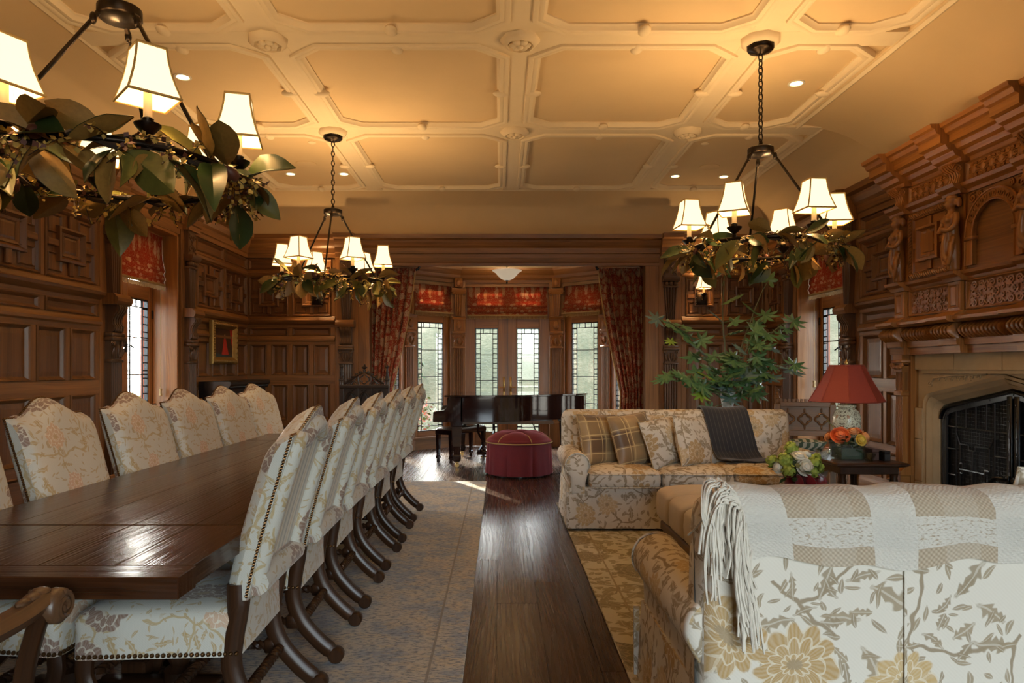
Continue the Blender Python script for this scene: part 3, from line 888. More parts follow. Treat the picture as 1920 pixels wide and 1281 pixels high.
def roman_blind(name, M, s0, s1, d, z1, z0, label, folds=3):
    t = thing(name, label, 'blind', (M @ Vector(((s0+s1)/2, d, z0))))
    Mi = Matrix.Translation(-t.location) @ M
    hf = .05
    prof = [(d, z1), (d, z0+.30), (d+.012, z0+.24), (d+.03, z0+.17), (d+.012, z0+.13), (d+.035, z0+.075), (d+.016, z0+.04), (d+.03, z0)]
    def fn(u, v):
        k = v*(len(prof)-1); i = min(int(k), len(prof)-2); f = k-i
        dd = prof[i][0]*(1-f)+prof[i+1][0]*f; zz = prof[i][1]*(1-f)+prof[i+1][1]*f
        return (s0+(s1-s0)*u, dd+.004*sin(u*19)*v, zz-.012*sin(u*pi)*v)
    MB(Mi).surf(fn, 24, 28, thick=.006, uvf=lambda u, v: (u*(s1-s0), v*(z1-z0))).build('cloth', BLINDF, t)
    m = MB(Mi); m.box(s0, d+.012, z0-.012, s1, d+.042, z0+.014, .004)
    m2 = MB(); fringe(m2, [(s0, d+.028, 0), (s1, d+.028, 0)], z0-.012, .05)
    m.add([v for v in m2.V], m2.F, smooth=True)
    m.build('bead_fringe', FRINGE, t)
    return t
def cord_pull(M, s, d, z1, z0, label):
    P = [M @ Vector((s, d, z1)), M @ Vector((s, d, z0))]
    o = thing('blind_cord', label, 'cord', P[1])
    MB().tube([p-P[1] for p in P], .004, 5).build('cord', GOLDT, o)
    MB().lathe([(.0, 0), (.018, -.01), (.012, -.05), (.02, -.09), (0, -.1)], n=10).build('tassel', FRINGE, o)

# side windows: reveal linings, casement, blind
def side_window(name, M, rng, label, nm):
    a, b = rng; D = -.27
    lin = MB(M)
    lin.box(a, D, .30, a+.03, .02, 2.95, .004, grain=2); lin.box(b-.03, D, .30, b, .02, 2.95, .004, grain=2)
    lin.box(a, D, 2.92, b, .02, 2.95); lin.box(a, D, .30, b, .10, .345, .008)
    c = (a+b)/2
    w = casement(name, M, a+.03, b-.03, .345, 2.92, D-.03, [(a+.11, c-.05, .45, 2.16), (c+.05, b-.11, .45, 2.16), (a+.11, c-.05, 2.34, 2.84), (c+.05, b-.11, 2.34, 2.84)])
    lin.build('reveal_lining', OAKW, w)
    h = MB(M)
    for z in (.75, 1.95):
        for s in (a+.045, b-.045): h.box(s-.012, D, z, s+.012, D+.014, z+.10, .003)
    h.build('hinge', IRON, w)
    g = MB(M); g.box(c-.02, D, 1.55, c+.02, D+.012, 1.67, .003).tube([(c, D+.01, 1.63), (c, D+.05, 1.63), (c+.06, D+.06, 1.60)], .009, 6); g.build('latch', IRON, w)
    MB(M).box(a-.12, -.40, 0, a+.05, -.335, 3.0).build('outer_jamb', REDBR, w)
    MB(M).box(b-.05, -.40, 0, b+.12, -.335, 3.0).build('outer_jamb', REDBR, w)
    roman_blind('roman_blind', M, a+.04, b-.04, -.15, 2.91, 2.34, label)
    return w
side_window('window_1', ML, LW, 'red floral roman blind with gold fringe in the left wall window recess', 1)
side_window('window_2', MR, RW, 'red floral roman blind in the right wall window recess above the red lamp', 2)
cord_pull(ML, LW[1]-.10, -.14, 2.4, 1.15, 'thin cord with tassel hanging on the far jamb of the left window')
cord_pull(MR, RW[1]-.16, -.14, 2.4, 1.22, 'thin cord with tassel hanging on the far jamb of the right window')

# ---- bay
BP = [(-2.10, YF+.16), (-1.93, 10.62), (-1.50, 11.35), (-.72, 12.0), (.97, 12.0), (1.75, 11.35), (2.18, 10.62), (2.35, YF+.16)]
ZB = 3.12
def seg(i):
    a, b = Vector((*BP[i], 0)), Vector((*BP[i+1], 0)); u = (b-a).normalized()
    return frame(a, u, (u.y, -u.x, 0)), (b-a).length
bay = struct(put('wall_bay', MB().box(-2.6, YF+.16, ZB, 2.8, 12.4, ZB+.08).mesh('bay_ceiling', PLASTER2), None))
for i in range(7):
    M, L = seg(i); m = MB(M)
    if i in (0, 6):
        m.box(-.02, -.15, 0, L+.02, 0, ZB); m.build('bay_side', OAK, bay)
        continue
    m.box(-.05, -.18, 2.80, L+.05, 0, ZB, grain=0)                 # head
    if i != 3:
        m.box(-.05, -.18, -.05, L+.05, 0, .20, grain=0)
        m.box(-.06, -.2, .18, L+.06, .06, .215, .006, grain=0)
    m.build('bay_head', OAK, bay)
    run(M, 'bay_cornice', [(0, 2.86), (.02, 2.86), (.03, 2.92), (.06, 2.95), (.075, 3.0), (.12, 3.04), (.16, 3.08), (.17, 3.12), (0, 3.12)], -.04, L+.04, bay)
# bay corner pilasters
def bay_pilaster(x, y, ang):
    M = Matrix.Translation((x, y, 0)) @ Matrix.Rotation(ang, 4, 'Z')
    M = M @ Matrix(((1, 0, 0, 0), (0, -1, 0, 0), (0, 0, 1, 0), (0, 0, 0, 1)))
    k = 'bpb'
    if k not in PC: PC[k] = MB().box(-.14, -.14, 0, .14, .0, 2.9, .01, grain=2).mesh('bay_post', OAK)
    o = put('bay_post', PC[k], bay, M=M)
    if 'bpp' not in PC:
        L = [('post_plinth', MB().box(-.13, 0, 0, .13, .05, .42, .01).prism([(0, .42), (.05, .42), (.03, .48), (0, .48)], 0, -.12, .12), OAK)]
        L.append(('fluted_shaft', fluted(.17, 0, .035, .48, 1.72, 5), OAK))
        m = MB().box(-.11, 0, 1.72, .11, .06, 1.75, .005).box(-.08, 0, 1.75, .08, .04, 1.97).box(-.115, 0, 1.97, .115, .08, 2.02, .006)
        for sx in (-1, 1):
            m.tube([(sx*abs(x_), .06, z) for x_, z in scrollpath(.085, 1.93, .03, 1.5, 0)], .01, 5)
            m.tube([(sx*.04, .045, 1.77), (sx*.075, .06, 1.83), (sx*.06, .07, 1.88)], [.018, .022, .008], 6)
        m.ell((0, .05, 1.85), (.03, .03, .06), 8, 6)
        L.append(('carved_capital', m, OAKC))
        m = MB().box(-.085, 0, 2.02, .085, .05, 2.22).prism([(0, 2.22), (.07, 2.22), (.09, 2.26), (0, 2.28)], 0, -.12, .12)
        m.ell((0, .06, 2.12), (.05, .03, .07), 8, 6)
        L.append(('carved_block', m, OAKC))
        L.append(('tapered_shaft', fluted(.10, 0, .045, 2.28, 2.66, 3, .15), OAKC))
        m = MB().prism([(0, 2.66), (.05, 2.66), (.09, 2.72), (.09, 2.76), (0, 2.78)], 0, -.13, .13)
        for sx in (-1, 1): m.tube([(sx*abs(x_), .07, z) for x_, z in scrollpath(.11, 2.70, .03, 1.3, 0)], .012, 5)
        L.append(('turned_capital', m, OAKC))
        L.append(('carved_block', MB().box(-.075, 0, 2.78, .075, .05, 2.95, .01).ell((0, .05, 2.86), (.05, .02, .06), 8, 6), OAKC))
        PC['bpp'] = [(n, m_.mesh(n, mt)) for n, m_, mt in L]
    for n, me in PC['bpp']: put(n, me, o)
bay_pilaster(-.74, 11.93, radians(18)); bay_pilaster(.99, 11.93, radians(-18))
bay_pilaster(-1.52, 11.30, radians(55)); bay_pilaster(1.77, 11.30, radians(-55))
# french doors in the centre
M, L = seg(3)
c = L/2
dr = casement('door_1', M, .01, L-.01, 0, 2.26, -.09, [(c-.565, c-.165, .24, 2.08), (c+.165, c+.565, .24, 2.08)])
MB(M).box(c-.008, -.056, 0, c+.008, -.05, 2.26).build('meeting_stile', OAKB, dr)
h = MB(M)
for s in (-1, 1):
    h.box(c+s*.06-.02, -.058, .93, c+s*.06+.02, -.05, 1.22, .004); h.tube([(c+s*.06, -.05, 1.04), (c+s*.06, 0.0, 1.04), (c+s*.06+s*.09, .0, 1.04)], .010, 6)
h.build('door_handle', BRASS, dr)
tr = casement('window_3', M, .01, L-.01, 2.26, 2.80, -.09, [(c-.58, c-.10, 2.50, 2.74), (c+.10, c+.58, 2.50, 2.74)], rows=2)
roman_blind('roman_blind', M, .14, L-.14, -.03, 2.88, 2.30, 'wide red floral roman blind over the garden doors, lit from behind')
for i, lab in ((2, 'red floral roman blind left of the garden doors, sunlit patch at its middle'), (4, 'red floral roman blind right of the garden doors')):
    M, L = seg(i)
    g = [(.19, L-.30, .30, 2.16), (.19, L-.30, 2.48, 2.74)] if i == 2 else [(.30, L-.19, .30, 2.16), (.30, L-.19, 2.48, 2.74)]
    w = casement('window_7' if i == 2 else 'window_8', M, .0, L-.0, .215, 2.80, -.09, g)
    m = MB(M)
    MB(M).box(g[0][0]-.1, -.075, 2.80, g[0][1]+.1, -.05, 2.86).build('head_bead', OAKW, w)
    roman_blind('roman_blind', M, .10, L-.10, -.03, 2.88, 2.33, lab)
for i in (1, 5):
    M, L = seg(i)
    casement('window_9' if i == 1 else 'window_10', M, .0, L-.0, .215, 2.80, -.09, [(.18, L-.20, .30, 2.16)])
# ------------------------------------------------------------------ outside
g = struct(MB().box(-40, -30, -.5, 40, 60, -.12).build('ground', PAVE))
def hill(u, v):
    x = -45+90*u; y = 15.5+50*v
    z = -.15 + 9.5*(1-math.exp(-max(0, y-16)*.075)) + .35*sin(x*.5+y*.3)*min(1, v*6) + .25*sin(x*1.3-y*.7)*min(1, v*6) + 1.2*sin(x*.09+.5)*min(1, v*3)
    z -= max(0, x-1.0)*.16*min(1, v*4)
    k = max(0, min(1, (-x-y*.16-2)/9)); z = z*(1-k)-.6*k
    return (x, y, z)
struct(MB().surf(hill, 60, 50).build('hillside', GRASS))
def bush(name, label, c, r, n, size, mats, seed, cat='shrub', group=None):
    rr = random.Random(seed); m = MB()
    for i in range(n):
        d = Vector((rr.gauss(0, 1), rr.gauss(0, 1), rr.gauss(0, 1))).normalized(); k = rr.uniform(.55, 1.05)
        p = Vector((d.x*r[0]*k, d.y*r[1]*k, max(-.95, d.z)*r[2]*k)); s = size*rr.uniform(.6, 1.3)
        a = Vector((rr.gauss(0, 1), rr.gauss(0, 1), rr.gauss(0, 1))).normalized(); b = a.cross(d+Vector((.01, .02, .03))).normalized()
        m.add([p, p+a*s*.5+b*s*.3, p+a*s, p+a*s*.5-b*s*.3], [(0, 1, 2, 3)], mi=rr.randrange(len(mats)))
    core = MB(); core.ell((0, 0, -r[2]*.1), (r[0]*.6, r[1]*.6, r[2]*.75), 14, 10)
    t = thing(name, label, cat, c, 0, group)
    core.tube([(0, 0, -r[2]-.1), (0, 0, 0)], .05, 6)
    core.build('branches', TWIG, t); o = m.build('foliage', mats, t, fix=False); tag(o, kind='stuff')
bush('hedge_shrub', 'low green and red leaved shrub outside the left bay window', (-2.3, 14.0, .42), (1.0, .6, .55), 1500, .10, [HEDGE, HEDGE, HEDGR], 1)
bush('garden_bush', 'dark round bush on the slope seen through the left bay window', (-2.9, 17.5, 1.4), (.9, .8, 1.0), 1200, .16, [BUSHM], 2)
bush('garden_tree', 'leafy branches at the top of the right bay window', (3.4, 17.0, 3.6), (1.1, .8, .6), 500, .18, [HEDGE, FATY], 3, 'tree')
bush('hill_bush', 'small grey green bush on the hill behind the doors', (.2, 21.5, 2.6), (.9, .6, .4), 500, .16, [BUSHM, FATB], 4)
bush('side_shrub', 'sunlit yellow green shrub outside the left wall window', (-8.6, 13.5, .35), (1.5, 1.6, .7), 1200, .18, [HEDGE, FATY], 5)

# ------------------------------------------------------------------ chimneypiece (s = world y, d from right wall)
CP = thing('chimneypiece', 'carved oak overmantel with arched panel and figures above the stone fireplace', 'fireplace', (XR, 5.13, 0))
MC = Matrix.Translation((-XR, -5.13, 0)) @ MR
S0, S1 = 3.72, 6.42; COLS = (6.30, 5.54, 4.72, 3.94)
def cb(name, mat=OAKC, parent=None): 
    return lambda m: m.build(name, mat, parent or CP)
BD = .24
m = MB(MC)
for a, b, z0, z1 in ((S0, S1, 1.51, 3.30), (S0, 4.04, 0, 1.51), (6.22, S1, 0, 1.51)): m.box(a, .0, z0, b, BD, z1)
m.build('carcass', OAKC, CP)
def runc(name, poly, mat=OAKC, breaks=.06, bw=.11, s0=S0-.02, s1=S1+.02):
    """moulding along the front that steps forward at each column; one part per length"""
    m = MB(MC); m.prism([(d, z) for d, z in poly], 0, s0, s1); m.build(name, mat, CP)
    for c in COLS:
        m = MB(MC); m.prism([(d+(breaks if d > 0 else 0), z+.001) for d, z in poly], 0, c-bw, c+bw); m.build(name+'_break', mat, CP)
runc('frieze_board', [(0, 1.50), (BD+.02, 1.50), (BD+.025, 1.56), (BD+.05, 1.565), (BD+.055, 1.62), (0, 1.62)])
runc('shelf', [(0, 1.74), (BD+.13, 1.745), (BD+.16, 1.765), (BD+.16, 1.79), (BD+.10, 1.80), (BD+.02, 1.84), (0, 1.84)], breaks=.05, bw=.13)
runc('lower_ledge', [(0, 2.08), (BD+.01, 2.08), (BD+.03, 2.11), (BD+.07, 2.13), (BD+.08, 2.155), (0, 2.165)])
runc('upper_ledge', [(0, 2.775), (BD+.02, 2.775), (BD+.03, 2.80), (BD+.07, 2.825), (BD+.085, 2.85), (0, 2.86)])
runc('top_cornice', [(0, 3.02), (BD+.02, 3.02), (BD+.03, 3.05), (BD+.07, 3.065), (BD+.09, 3.10), (BD+.13, 3.115), (BD+.15, 3.15), (BD+.19, 3.16), (BD+.19, 3.225), (BD+.22, 3.235), (BD+.235, 3.27), (BD+.26, 3.28), (BD+.27, 3.31), (0, 3.335)], breaks=.07, bw=.14, s0=S0-.06, s1=S1+.06)
# gadroon band
gm = MB(); n_ = 8
gm.surf(lambda u, v: (-.021+.042*u+.014*(v-.5), .0+.080*sin(pi*u)*(.30+.70*sin(pi*v)), .125*v), 6, 8)
GAD = gm.mesh('gadroon', OAKC, False)
s = S0
while s < S1-.02:
    br = any(abs(s+.02-c) < .12 for c in COLS)
    put('gadroon', GAD, CP, M=at(MC, s+.021, BD+.045+(.06 if br else 0), 1.617)); s += .0425
for c in COLS:
    MB(MC).box(c-.11, 0, 1.62, c+.11, BD+.105, 1.745).build('gadroon_block', OAKC, CP)
MB(MC).box(S0, 0, 1.62, S1, BD+.045, 1.745).build('gadroon_block', OAKC, CP)
# carved panels
def strapcarving(w, h, dense=True):
    m = MB(); m.loft([[(x, d, z) for x, z in ((i, i), (w-i, i), (w-i, h-i), (i, h-i))] for i, d in ((0, .0), (0, .03), (.008, .034), (.022, .012), (.03, .010))], True, True, False, grain=0)
    n = max(1, round((w-.06)/(h-.06)/.95)); cw = (w-.06)/n; r = .0075
    for i in range(n):
        x0 = .03+i*cw; cx, cz = x0+cw/2, h/2
        if dense:
            m.tube([(x0, .014, .03), (x0+cw, .014, h-.03)], r, 4); m.tube([(x0+cw, .014, .03), (x0, .014, h-.03)], r, 4)
            m.tube([(cx+.03*cos(a*pi/5), .016, cz+.03*sin(a*pi/5)) for a in range(10)], r, 4, closed=True)
        for sx in (-1, 1):
            for sz in (-1, 1):
                for (ox, oz, rr, a0, sg) in ((.20, .33, .17, 0, 1), (.36, .14, .12, pi, -1)):
                    R = rr*min(cw, h)
                    P = [(cx+sx*(ox*cw+x), .015, cz+sz*(oz*(h-.03)+z)) for x, z in scrollpath(0, 0, R, 1.5, a0, sg, 12, .15)]
                    m.tube(P, [r*1.15]*12+[r*1.9], 4)
        if not dense:
            m.tube([(x0+cw*t, .014, cz+sin(t*2*pi+i*pi)*h*.2) for t in [k/12 for k in range(13)]], r*1.2, 4)
            m.ell((cx, .014, cz), (.03, .016, .035), 8, 6)
    return m
def place_panel(name, m, s, z, mat=OAKC, d=BD-.004):
    return put(name, m.mesh(name, mat), CP, M=at(MC, s, d, z))
gaps = [(COLS[1]+.09, COLS[0]-.09), (COLS[2]+.09, COLS[1]-.09), (COLS[3]+.09, COLS[2]-.09)]
for a, b in gaps:
    place_panel('carved_panel', strapcarving(b-a, .235), a, 1.845)
    place_panel('carved_frieze', strapcarving(b-a, .155, False), a, 2.865)
# coffered side panels with rope frame
for a, b in (gaps[0], gaps[2]):
    w, h = b-a, .60
    m = MB(); q = lambda i, d: [(i, d, i), (w-i, d, i), (w-i, d, h-i), (i, d, h-i)]
    m.loft([q(0, 0), q(0, .03), (q(.06, .03)), q(.07, .012)], True, True, False, grain=0)
    for x0, x1 in ((w/2-.03, w/2+.03),): m.box(x0, .01, .07, x1, .035, h-.07, .006)
    m.box(.07, .01, h/2-.03, w-.07, .035, h/2+.03, .006)
    for i, d0, d1 in ((.115, .01, .02),): pass
    o = place_panel('coffer_panel', m, a, 2.17)
    f = MB(); cx, cz = w/2, h/2
    fq = lambda x, z, d: [(cx-x, d, cz-z), (cx+x, d, cz-z), (cx+x, d, cz+z), (cx-x, d, cz+z)]
    f.loft([fq(w*.27, h*.26, .01), fq(w*.26, h*.25, .055), fq(w*.22, h*.215, .06), fq(w*.19, h*.19, .03), fq(w*.17, h*.17, .035), fq(w*.13, h*.14, .03), fq(w*.125, h*.135, .04)], True, True, False)
    f.build('centre_frame', OAKC, o)
    rp = MB()
    per = [(.03, .03, w-.03, .03), (w-.03, .03, w-.03, h-.03), (w-.03, h-.03, .03, h-.03), (.03, h-.03, .03, .03)]
    for x0, z0, x1, z1 in per:
        L = sqrt((x1-x0)**2+(z1-z0)**2); n = int(L/.028)
        for i in range(n):
            t_ = (i+.5)/n; x, z = x0+(x1-x0)*t_, z0+(z1-z0)*t_
            ang = atan2(z1-z0, x1-x0)+.9
            rp.ell((x, .036, z), (.030, .016, .012), 6, 4, rot=Matrix.Rotation(-ang, 3, 'Y'))
    tag(rp.build('rope_border', OAKC, o), kind='stuff')
# arched panel
a, b = gaps[1]; w, h = b-a, .60; m = MB(); R1, R0 = w/2-.02, w/2-.10; cx, zc = w/2, .60-.035-(w/2-.02)
m.box(0, 0, 0, w, .012, h)
o = place_panel('arched_panel', m, a, 2.17, OAK)
arc = lambda r, d: [(cx-r, d, .02)]+[(cx+r*cos(pi-t_*pi/16), d, zc+r*sin(pi-t_*pi/16)) for t_ in range(17)]+[(cx+r, d, .02)]
mm = MB(); P1, P0 = arc(R1, .012), arc(R0, .012); 
for i in range(len(P1)-1):
    q = [P1[i], P1[i+1], P0[i+1], P0[i]]; t_ = [(x, .045, z) for x, _, z in q]
    mm.add(q+t_, [(0, 1, 5, 4), (1, 2, 6, 5), (2, 3, 7, 6), (3, 0, 4, 7), (4, 5, 6, 7)], 2)
mm.tube([(x, .045, z) for x, _, z in P1], .010, 5); mm.tube([(x, .045, z) for x, _, z in P0], .009, 5)
for k in range(2, 16):
    t_ = pi-k*pi/17; r = (R1+R0)/2; mm.tube([(cx+(r+.016*cos(j))*cos(t_+.0)+.012*sin(j)*sin(t_), .048, zc+(r+.016*cos(j))*sin(t_)-.012*sin(j)*cos(t_)) for j in [i*2*pi/7 for i in range(7)]], .006, 4, closed=True)
mm.build('arch_band', OAKC, o)
for sx in (-1, 1):
    mm = MB(); x0 = cx+sx*(w/2-.02)
    for (ox, oz, r) in ((.07, .55, .045), (.05, .44, .035), (.16, .565, .03), (.045, .30, .02), (.045, .2, .02), (.045, .1, .02)):
        mm.tube([(x0-sx*(ox-.02+x), .02, z) for x, z in scrollpath(0, oz, r, 1.6, 1.0, 1, 14)], .008, 4)
    mm.box(x0-sx*.0, .0, zc-.05, x0-sx*.1, .06, zc-.02, .004)
    mm.build('spandrel_carving', OAKC, o)
# columns: figures, brackets, blocks, lower fluted columns
def figure():
    m = MB()
    m.tube([(0, .05, .0), (0, .06, .10), (0, .065, .20), (0, .07, .28), (0, .08, .36), (0, .085, .42), (0, .075, .47)], [.038, .05, .056, .050, .052, .056, .030], 12, flat=1.0)   # herm body to chest
    for sx in (-1, 1):
        m.ell((sx*.026, .128, .405), (.024, .022, .024), 8, 6)
        m.tube(bez([(sx*.062, .08, .445), (sx*.083, .10, .37), (sx*.06, .14, .315), (-sx*.01, .155, .335)], 4), [.024]*4+[.021]*4+[.017]*5, 8)
        m.ell((sx*.058, .08, .445), (.026, .026, .024), 8, 6)
        m.tube([(sx*abs(x)*1.0, .10, z) for x, z in scrollpath(.04, .235, .035, 1.4, .5, 1, 12)], .013, 6)
        m.tube(bez([(sx*.03, .10, .22), (sx*.05, .12, .13), (sx*.02, .12, .04)], 5), [.02]*5+[.017]*5+[.01], 6)
        m.ell((sx*.05, .05, .545), (.016, .03, .045), 6, 5)
    m.tube([(0, .078, .46), (0, .082, .50)], .025, 8)
    m.ell((0, .088, .535), (.036, .042, .047), 12, 8); m.ell((0, .131, .53), (.008, .012, .012), 6, 4)
    m.ell((0, .122, .512), (.015, .010, .006), 6, 4)
    m.ell((0, .078, .575), (.046, .048, .026), 10, 6); m.tube([(0, .075, .58), (0, .075, .607)], [.03, .05], 10)
    m.tube(bez([(0, .11, .33), (0, .135, .25), (.015, .13, .15), (-.01, .12, .06), (0, .10, .0)], 4), [.022]*6+[.025]*5+[.012]*6, 8)
    return m
FIG = voxel(figure(), 'carved_figure', OAKC, .0075, None, 1); FM = FIG.data; bpy.data.objects.remove(FIG)
br = MB(); pr = [(0, .0), (.05, .0), (.075, .015), (.07, .04), (.06, .07), (.075, .11), (.12, .135), (.135, .155), (.12, .17), (0, .17)]
br.prism(pr, 0, -.065, .065)
for sx in (-1, 1):
    br.tube([(sx*.066, .085+x, .125+z) for x, z in scrollpath(0, 0, .04, 1.6, 0, 1, 14)], .008, 5)
for x in (-.045, -.015, .015, .045): br.tube([(x, d+.003, z) for d, z in pr[1:9]], .010, 5)
BRM = br.mesh('scroll_bracket', OAKC)
blk = MB().box(-.075, 0, 0, .075, .05, .24, .004); q = lambda i, d: [(-.05+i, d, .03+i), (.05-i, d, .03+i), (.05-i, d, .21-i), (-.05+i, d, .21-i)]
blk.loft([q(-.002, .05), q(0, .062), q(.012, .05), q(.02, .056)], True, True, False)
BLM = blk.mesh('pedestal_block', OAKC)
for c in COLS:
    MB(MC).box(c-.08, 0, 2.165, c+.08, BD+.02, 2.78).build('figure_pier', OAKC, CP)
    put('carved_figure', FM, CP, M=at(MC, c, BD+.0, 2.17))
    put('scroll_bracket', BRM, CP, M=at(MC, c, BD-.01, 2.855))
    put('pedestal_block', BLM, CP, M=at(MC, c, BD+.01, 1.84))
for c in (COLS[0]+.01, COLS[3]-.01):
    o = MB(MC).box(c-.09, 0, 0, c+.09, BD+.10, .10, .008).box(c-.08, 0, .10, c+.08, BD+.085, .40, .006).prism([(0, .40), (BD+.10, .40), (BD+.09, .44), (BD+.05, .48), (0, .50)], 0, c-.095, c+.095).build('column_pedestal', OAKC, CP)
    f1 = fluted(.11, BD-.01, BD+.055, .50, 1.12, 5); f1.V = [at(MC, c, 0, 0) @ v for v in f1.V]; f1.build('fluted_column', OAKC, CP)
    f2 = fluted(.11, BD-.01, BD+.055, 1.17, 1.34, 5); f2.V = [at(MC, c, 0, 0) @ v for v in f2.V]; f2.build('fluted_column', OAKC, CP)
    MB(MC).box(c-.065, 0, 1.12, c+.065, BD+.07, 1.17, .008).build('column_collar', OAKC, CP)
    m = MB(MC).box(c-.06, 0, 1.34, c+.06, BD+.065, 1.41).box(c-.085, 0, 1.425, c+.085, BD+.085, 1.455, .005).box(c-.07, 0, 1.455, c+.07, BD+.07, 1.51)
    for sx in (-1, 1): m.tube([(c+sx*abs(x), BD+.075, z) for x, z in scrollpath(.07, 1.395, .028, 1.7, 0)], .010, 5)
    m.box(c-.06, BD-.01, 1.40, c+.06, BD+.065, 1.43)
    for k in range(5): m.ell((c-.04+.02*k, BD+.07, 1.385), (.011, .016, .02), 6, 5)
    m.build('ionic_capital', OAKC, CP)
# stone surround with a four-centred arch
def tudor(hw, zs, zp, r=.12):
    """arch outline from left foot over to right foot, centred on 0"""
    L = [(-hw, 0), (-hw, zs-r)]
    for i in range(1, 7):
        a = pi-i/6*radians(66); L.append((-hw+r+r*cos(a), zs-r+r*sin(a)*.95))
    L.append((0, zp))
    return L+[(-x, z) for x, z in reversed(L[:-1])]
SC_ = 5.13
def archband(m, A, B, d0, d1):
    for i in range(len(A)-1):
        q = [(SC_+A[i][0], d0, A[i][1]), (SC_+A[i+1][0], d0, A[i+1][1]), (SC_+B[i+1][0], d1, B[i+1][1]), (SC_+B[i][0], d1, B[i][1])]
        m.add(q, [(0, 1, 2, 3)], 2)
T = [tudor(.85, 1.08, 1.225), tudor(.885, 1.11, 1.262), tudor(.93, 1.145, 1.30), tudor(.97, 1.17, 1.33)]
st = tag(put('stone_surround', None, CP), 'pale limestone surround with a flat pointed arch')
MS = MC
m = MB(MS)
archband(m, T[0], T[0], 0, .13); archband(m, T[0], T[1], .13, .17); archband(m, T[1], T[1], .17, .165); archband(m, T[1], T[2], .165, .20); archband(m, T[2], T[3], .185, .205)
m.build('arch_moulding', STONE, st)
OUT = tudor(.97, 1.17, 1.33)
# jamb and lintel stones
def stone(name, a, b, z0, z1): MB(MS).box(SC_+a+.002, 0, z0+.002, SC_+b-.002, .21, z1-.002, .004).build(name, STONE, st)
for sx in (-1, 1):
    for z0, z1 in ((0, .36), (.36, .74), (.74, 1.02)):
        a, b = sorted((sx*.97, sx*1.085)); stone('jamb_stone', a, b, z0, z1)
        m = MB(MS); m.box(SC_+sx*.965, 0, z0+.003, SC_+sx*1.0, .195, z1-.003); m.build('jamb_roll', STONE, st)
for a, b in ((-1.085, -.62), (-.62, 0), (0, .55), (.55, 1.085)): stone('lintel_stone', a, b, 1.36, 1.51)
# spandrels
for sx in (-1, 1):
    m = MB(MS); P = [p for p in OUT if p[0]*sx >= -1e-6 and p[1] > 1.0]
    P = sorted(P, key=lambda p: abs(p[0]), reverse=True)
    poly = [(SC_+x, z) for x, z in P]+[(SC_, 1.365), (SC_+sx*1.085, 1.365), (SC_+sx*1.085, 1.02), (SC_+sx*.97, 1.02)]
    V0 = [(s_, 0, z) for s_, z in poly]; V1 = [(s_, .175, z) for s_, z in poly]; n = len(poly)
    m.add(V0+V1, [tuple(range(n, 2*n))]+[(i, (i+1) % n, n+(i+1) % n, n+i) for i in range(n)], 0)
    x1, x0 = SC_+sx*.93, SC_+sx*.30
    m.box(min(SC_, SC_+sx*1.0), .17, 1.335, max(SC_, SC_+sx*1.0), .20, 1.365)
    for k in range(7): m.tube([(SC_+sx*(.80-k*.085)+x*sx, .178, 1.285+z+k*.004) for x, z in scrollpath(0, 0, .028, 1.2, k)], .007, 4)
    m.tube([(SC_+sx*.92, .18, 1.22+.0), (SC_+sx*.85, .182, 1.29), (SC_+sx*.60, .182, 1.315), (SC_+sx*.2, .182, 1.33)], .008, 5)
    m.tube([(SC_+sx*.90+x, .18, 1.235+z) for x, z in scrollpath(0, 0, .03, 1.5, 0)], .008, 5)
    m.build('spandrel_stone', STONE, st)
m = MB(MR); m.box(SC_-.95, -.75, 0, SC_+.95, -.70, 1.4); m.box(SC_-.95, -.75, 0, SC_-.86, 0, 1.4); m.box(SC_+.86, -.75, 0, SC_+.95, 0, 1.4); m.box(SC_-.95, -.75, 1.32, SC_+.95, 0, 1.4); m.box(SC_-.9, -.75, -.02, SC_+.9, .35, .012)
m.build('firebox', SOOT, wall_r)
# fire screen
fs = thing('fire_screen', 'black wrought iron fire screen doors filling the stone arch', 'fire screen', (XR, SC_, .0))
m = MB(MS); A, B = tudor(.835, 1.06, 1.205), tudor(.775, 1.01, 1.15, .10)
for i in range(len(A)-1):
    q = [A[i], A[i+1], B[i+1], B[i]]
    V = [(SC_+x, .10, z) for x, z in q]+[(SC_+x, .125, z) for x, z in q]
    m.add(V, [(4, 5, 6, 7), (0, 1, 5, 4), (2, 3, 7, 6)], 2)
m.tube([(SC_+x, .135, z-.005) for x, z in A[1:-1]], .010, 6)
for i in range(40):
    k = i/39*(len(A)-4); j = 1+int(k); f = k-int(k); j = min(j, len(A)-3)
    x = A[j][0]*(1-f)+A[j+1][0]*f; z = A[j][1]*(1-f)+A[j+1][1]*f; x2 = B[j][0]*(1-f)+B[j+1][0]*f; z2 = B[j][1]*(1-f)+B[j+1][1]*f
    m.ell((SC_+(x+x2)/2, .125, (z+z2)/2), (.009, .007, .009), 6, 4)
m.build('arched_frame', IRON, fs)
m = MB(MS); P = B; n = len(P)
m.add([(SC_+x, .095, z) for x, z in P], [tuple(range(n))]); m.build('wire_mesh', MESHM, fs)
wm = MB(MS); k = -.77
while k < .77:
    zt = 1.01+.14*(1-abs(k)/.775)
    for s_ in (-1, 1):
        pass
    k += .03
    wm.box(SC_+k-.0015, .097, .02, SC_+k+.0015, .099, zt)
z = .04
while z < 1.1:
    hw = .77 if z < .95 else .77-(z-.95)*1.2
    wm.box(SC_-hw, .098, z-.0015, SC_+hw, .100, z+.0015); z += .03
tag(wm.build('wire_weave', IRON, fs), kind='stuff')
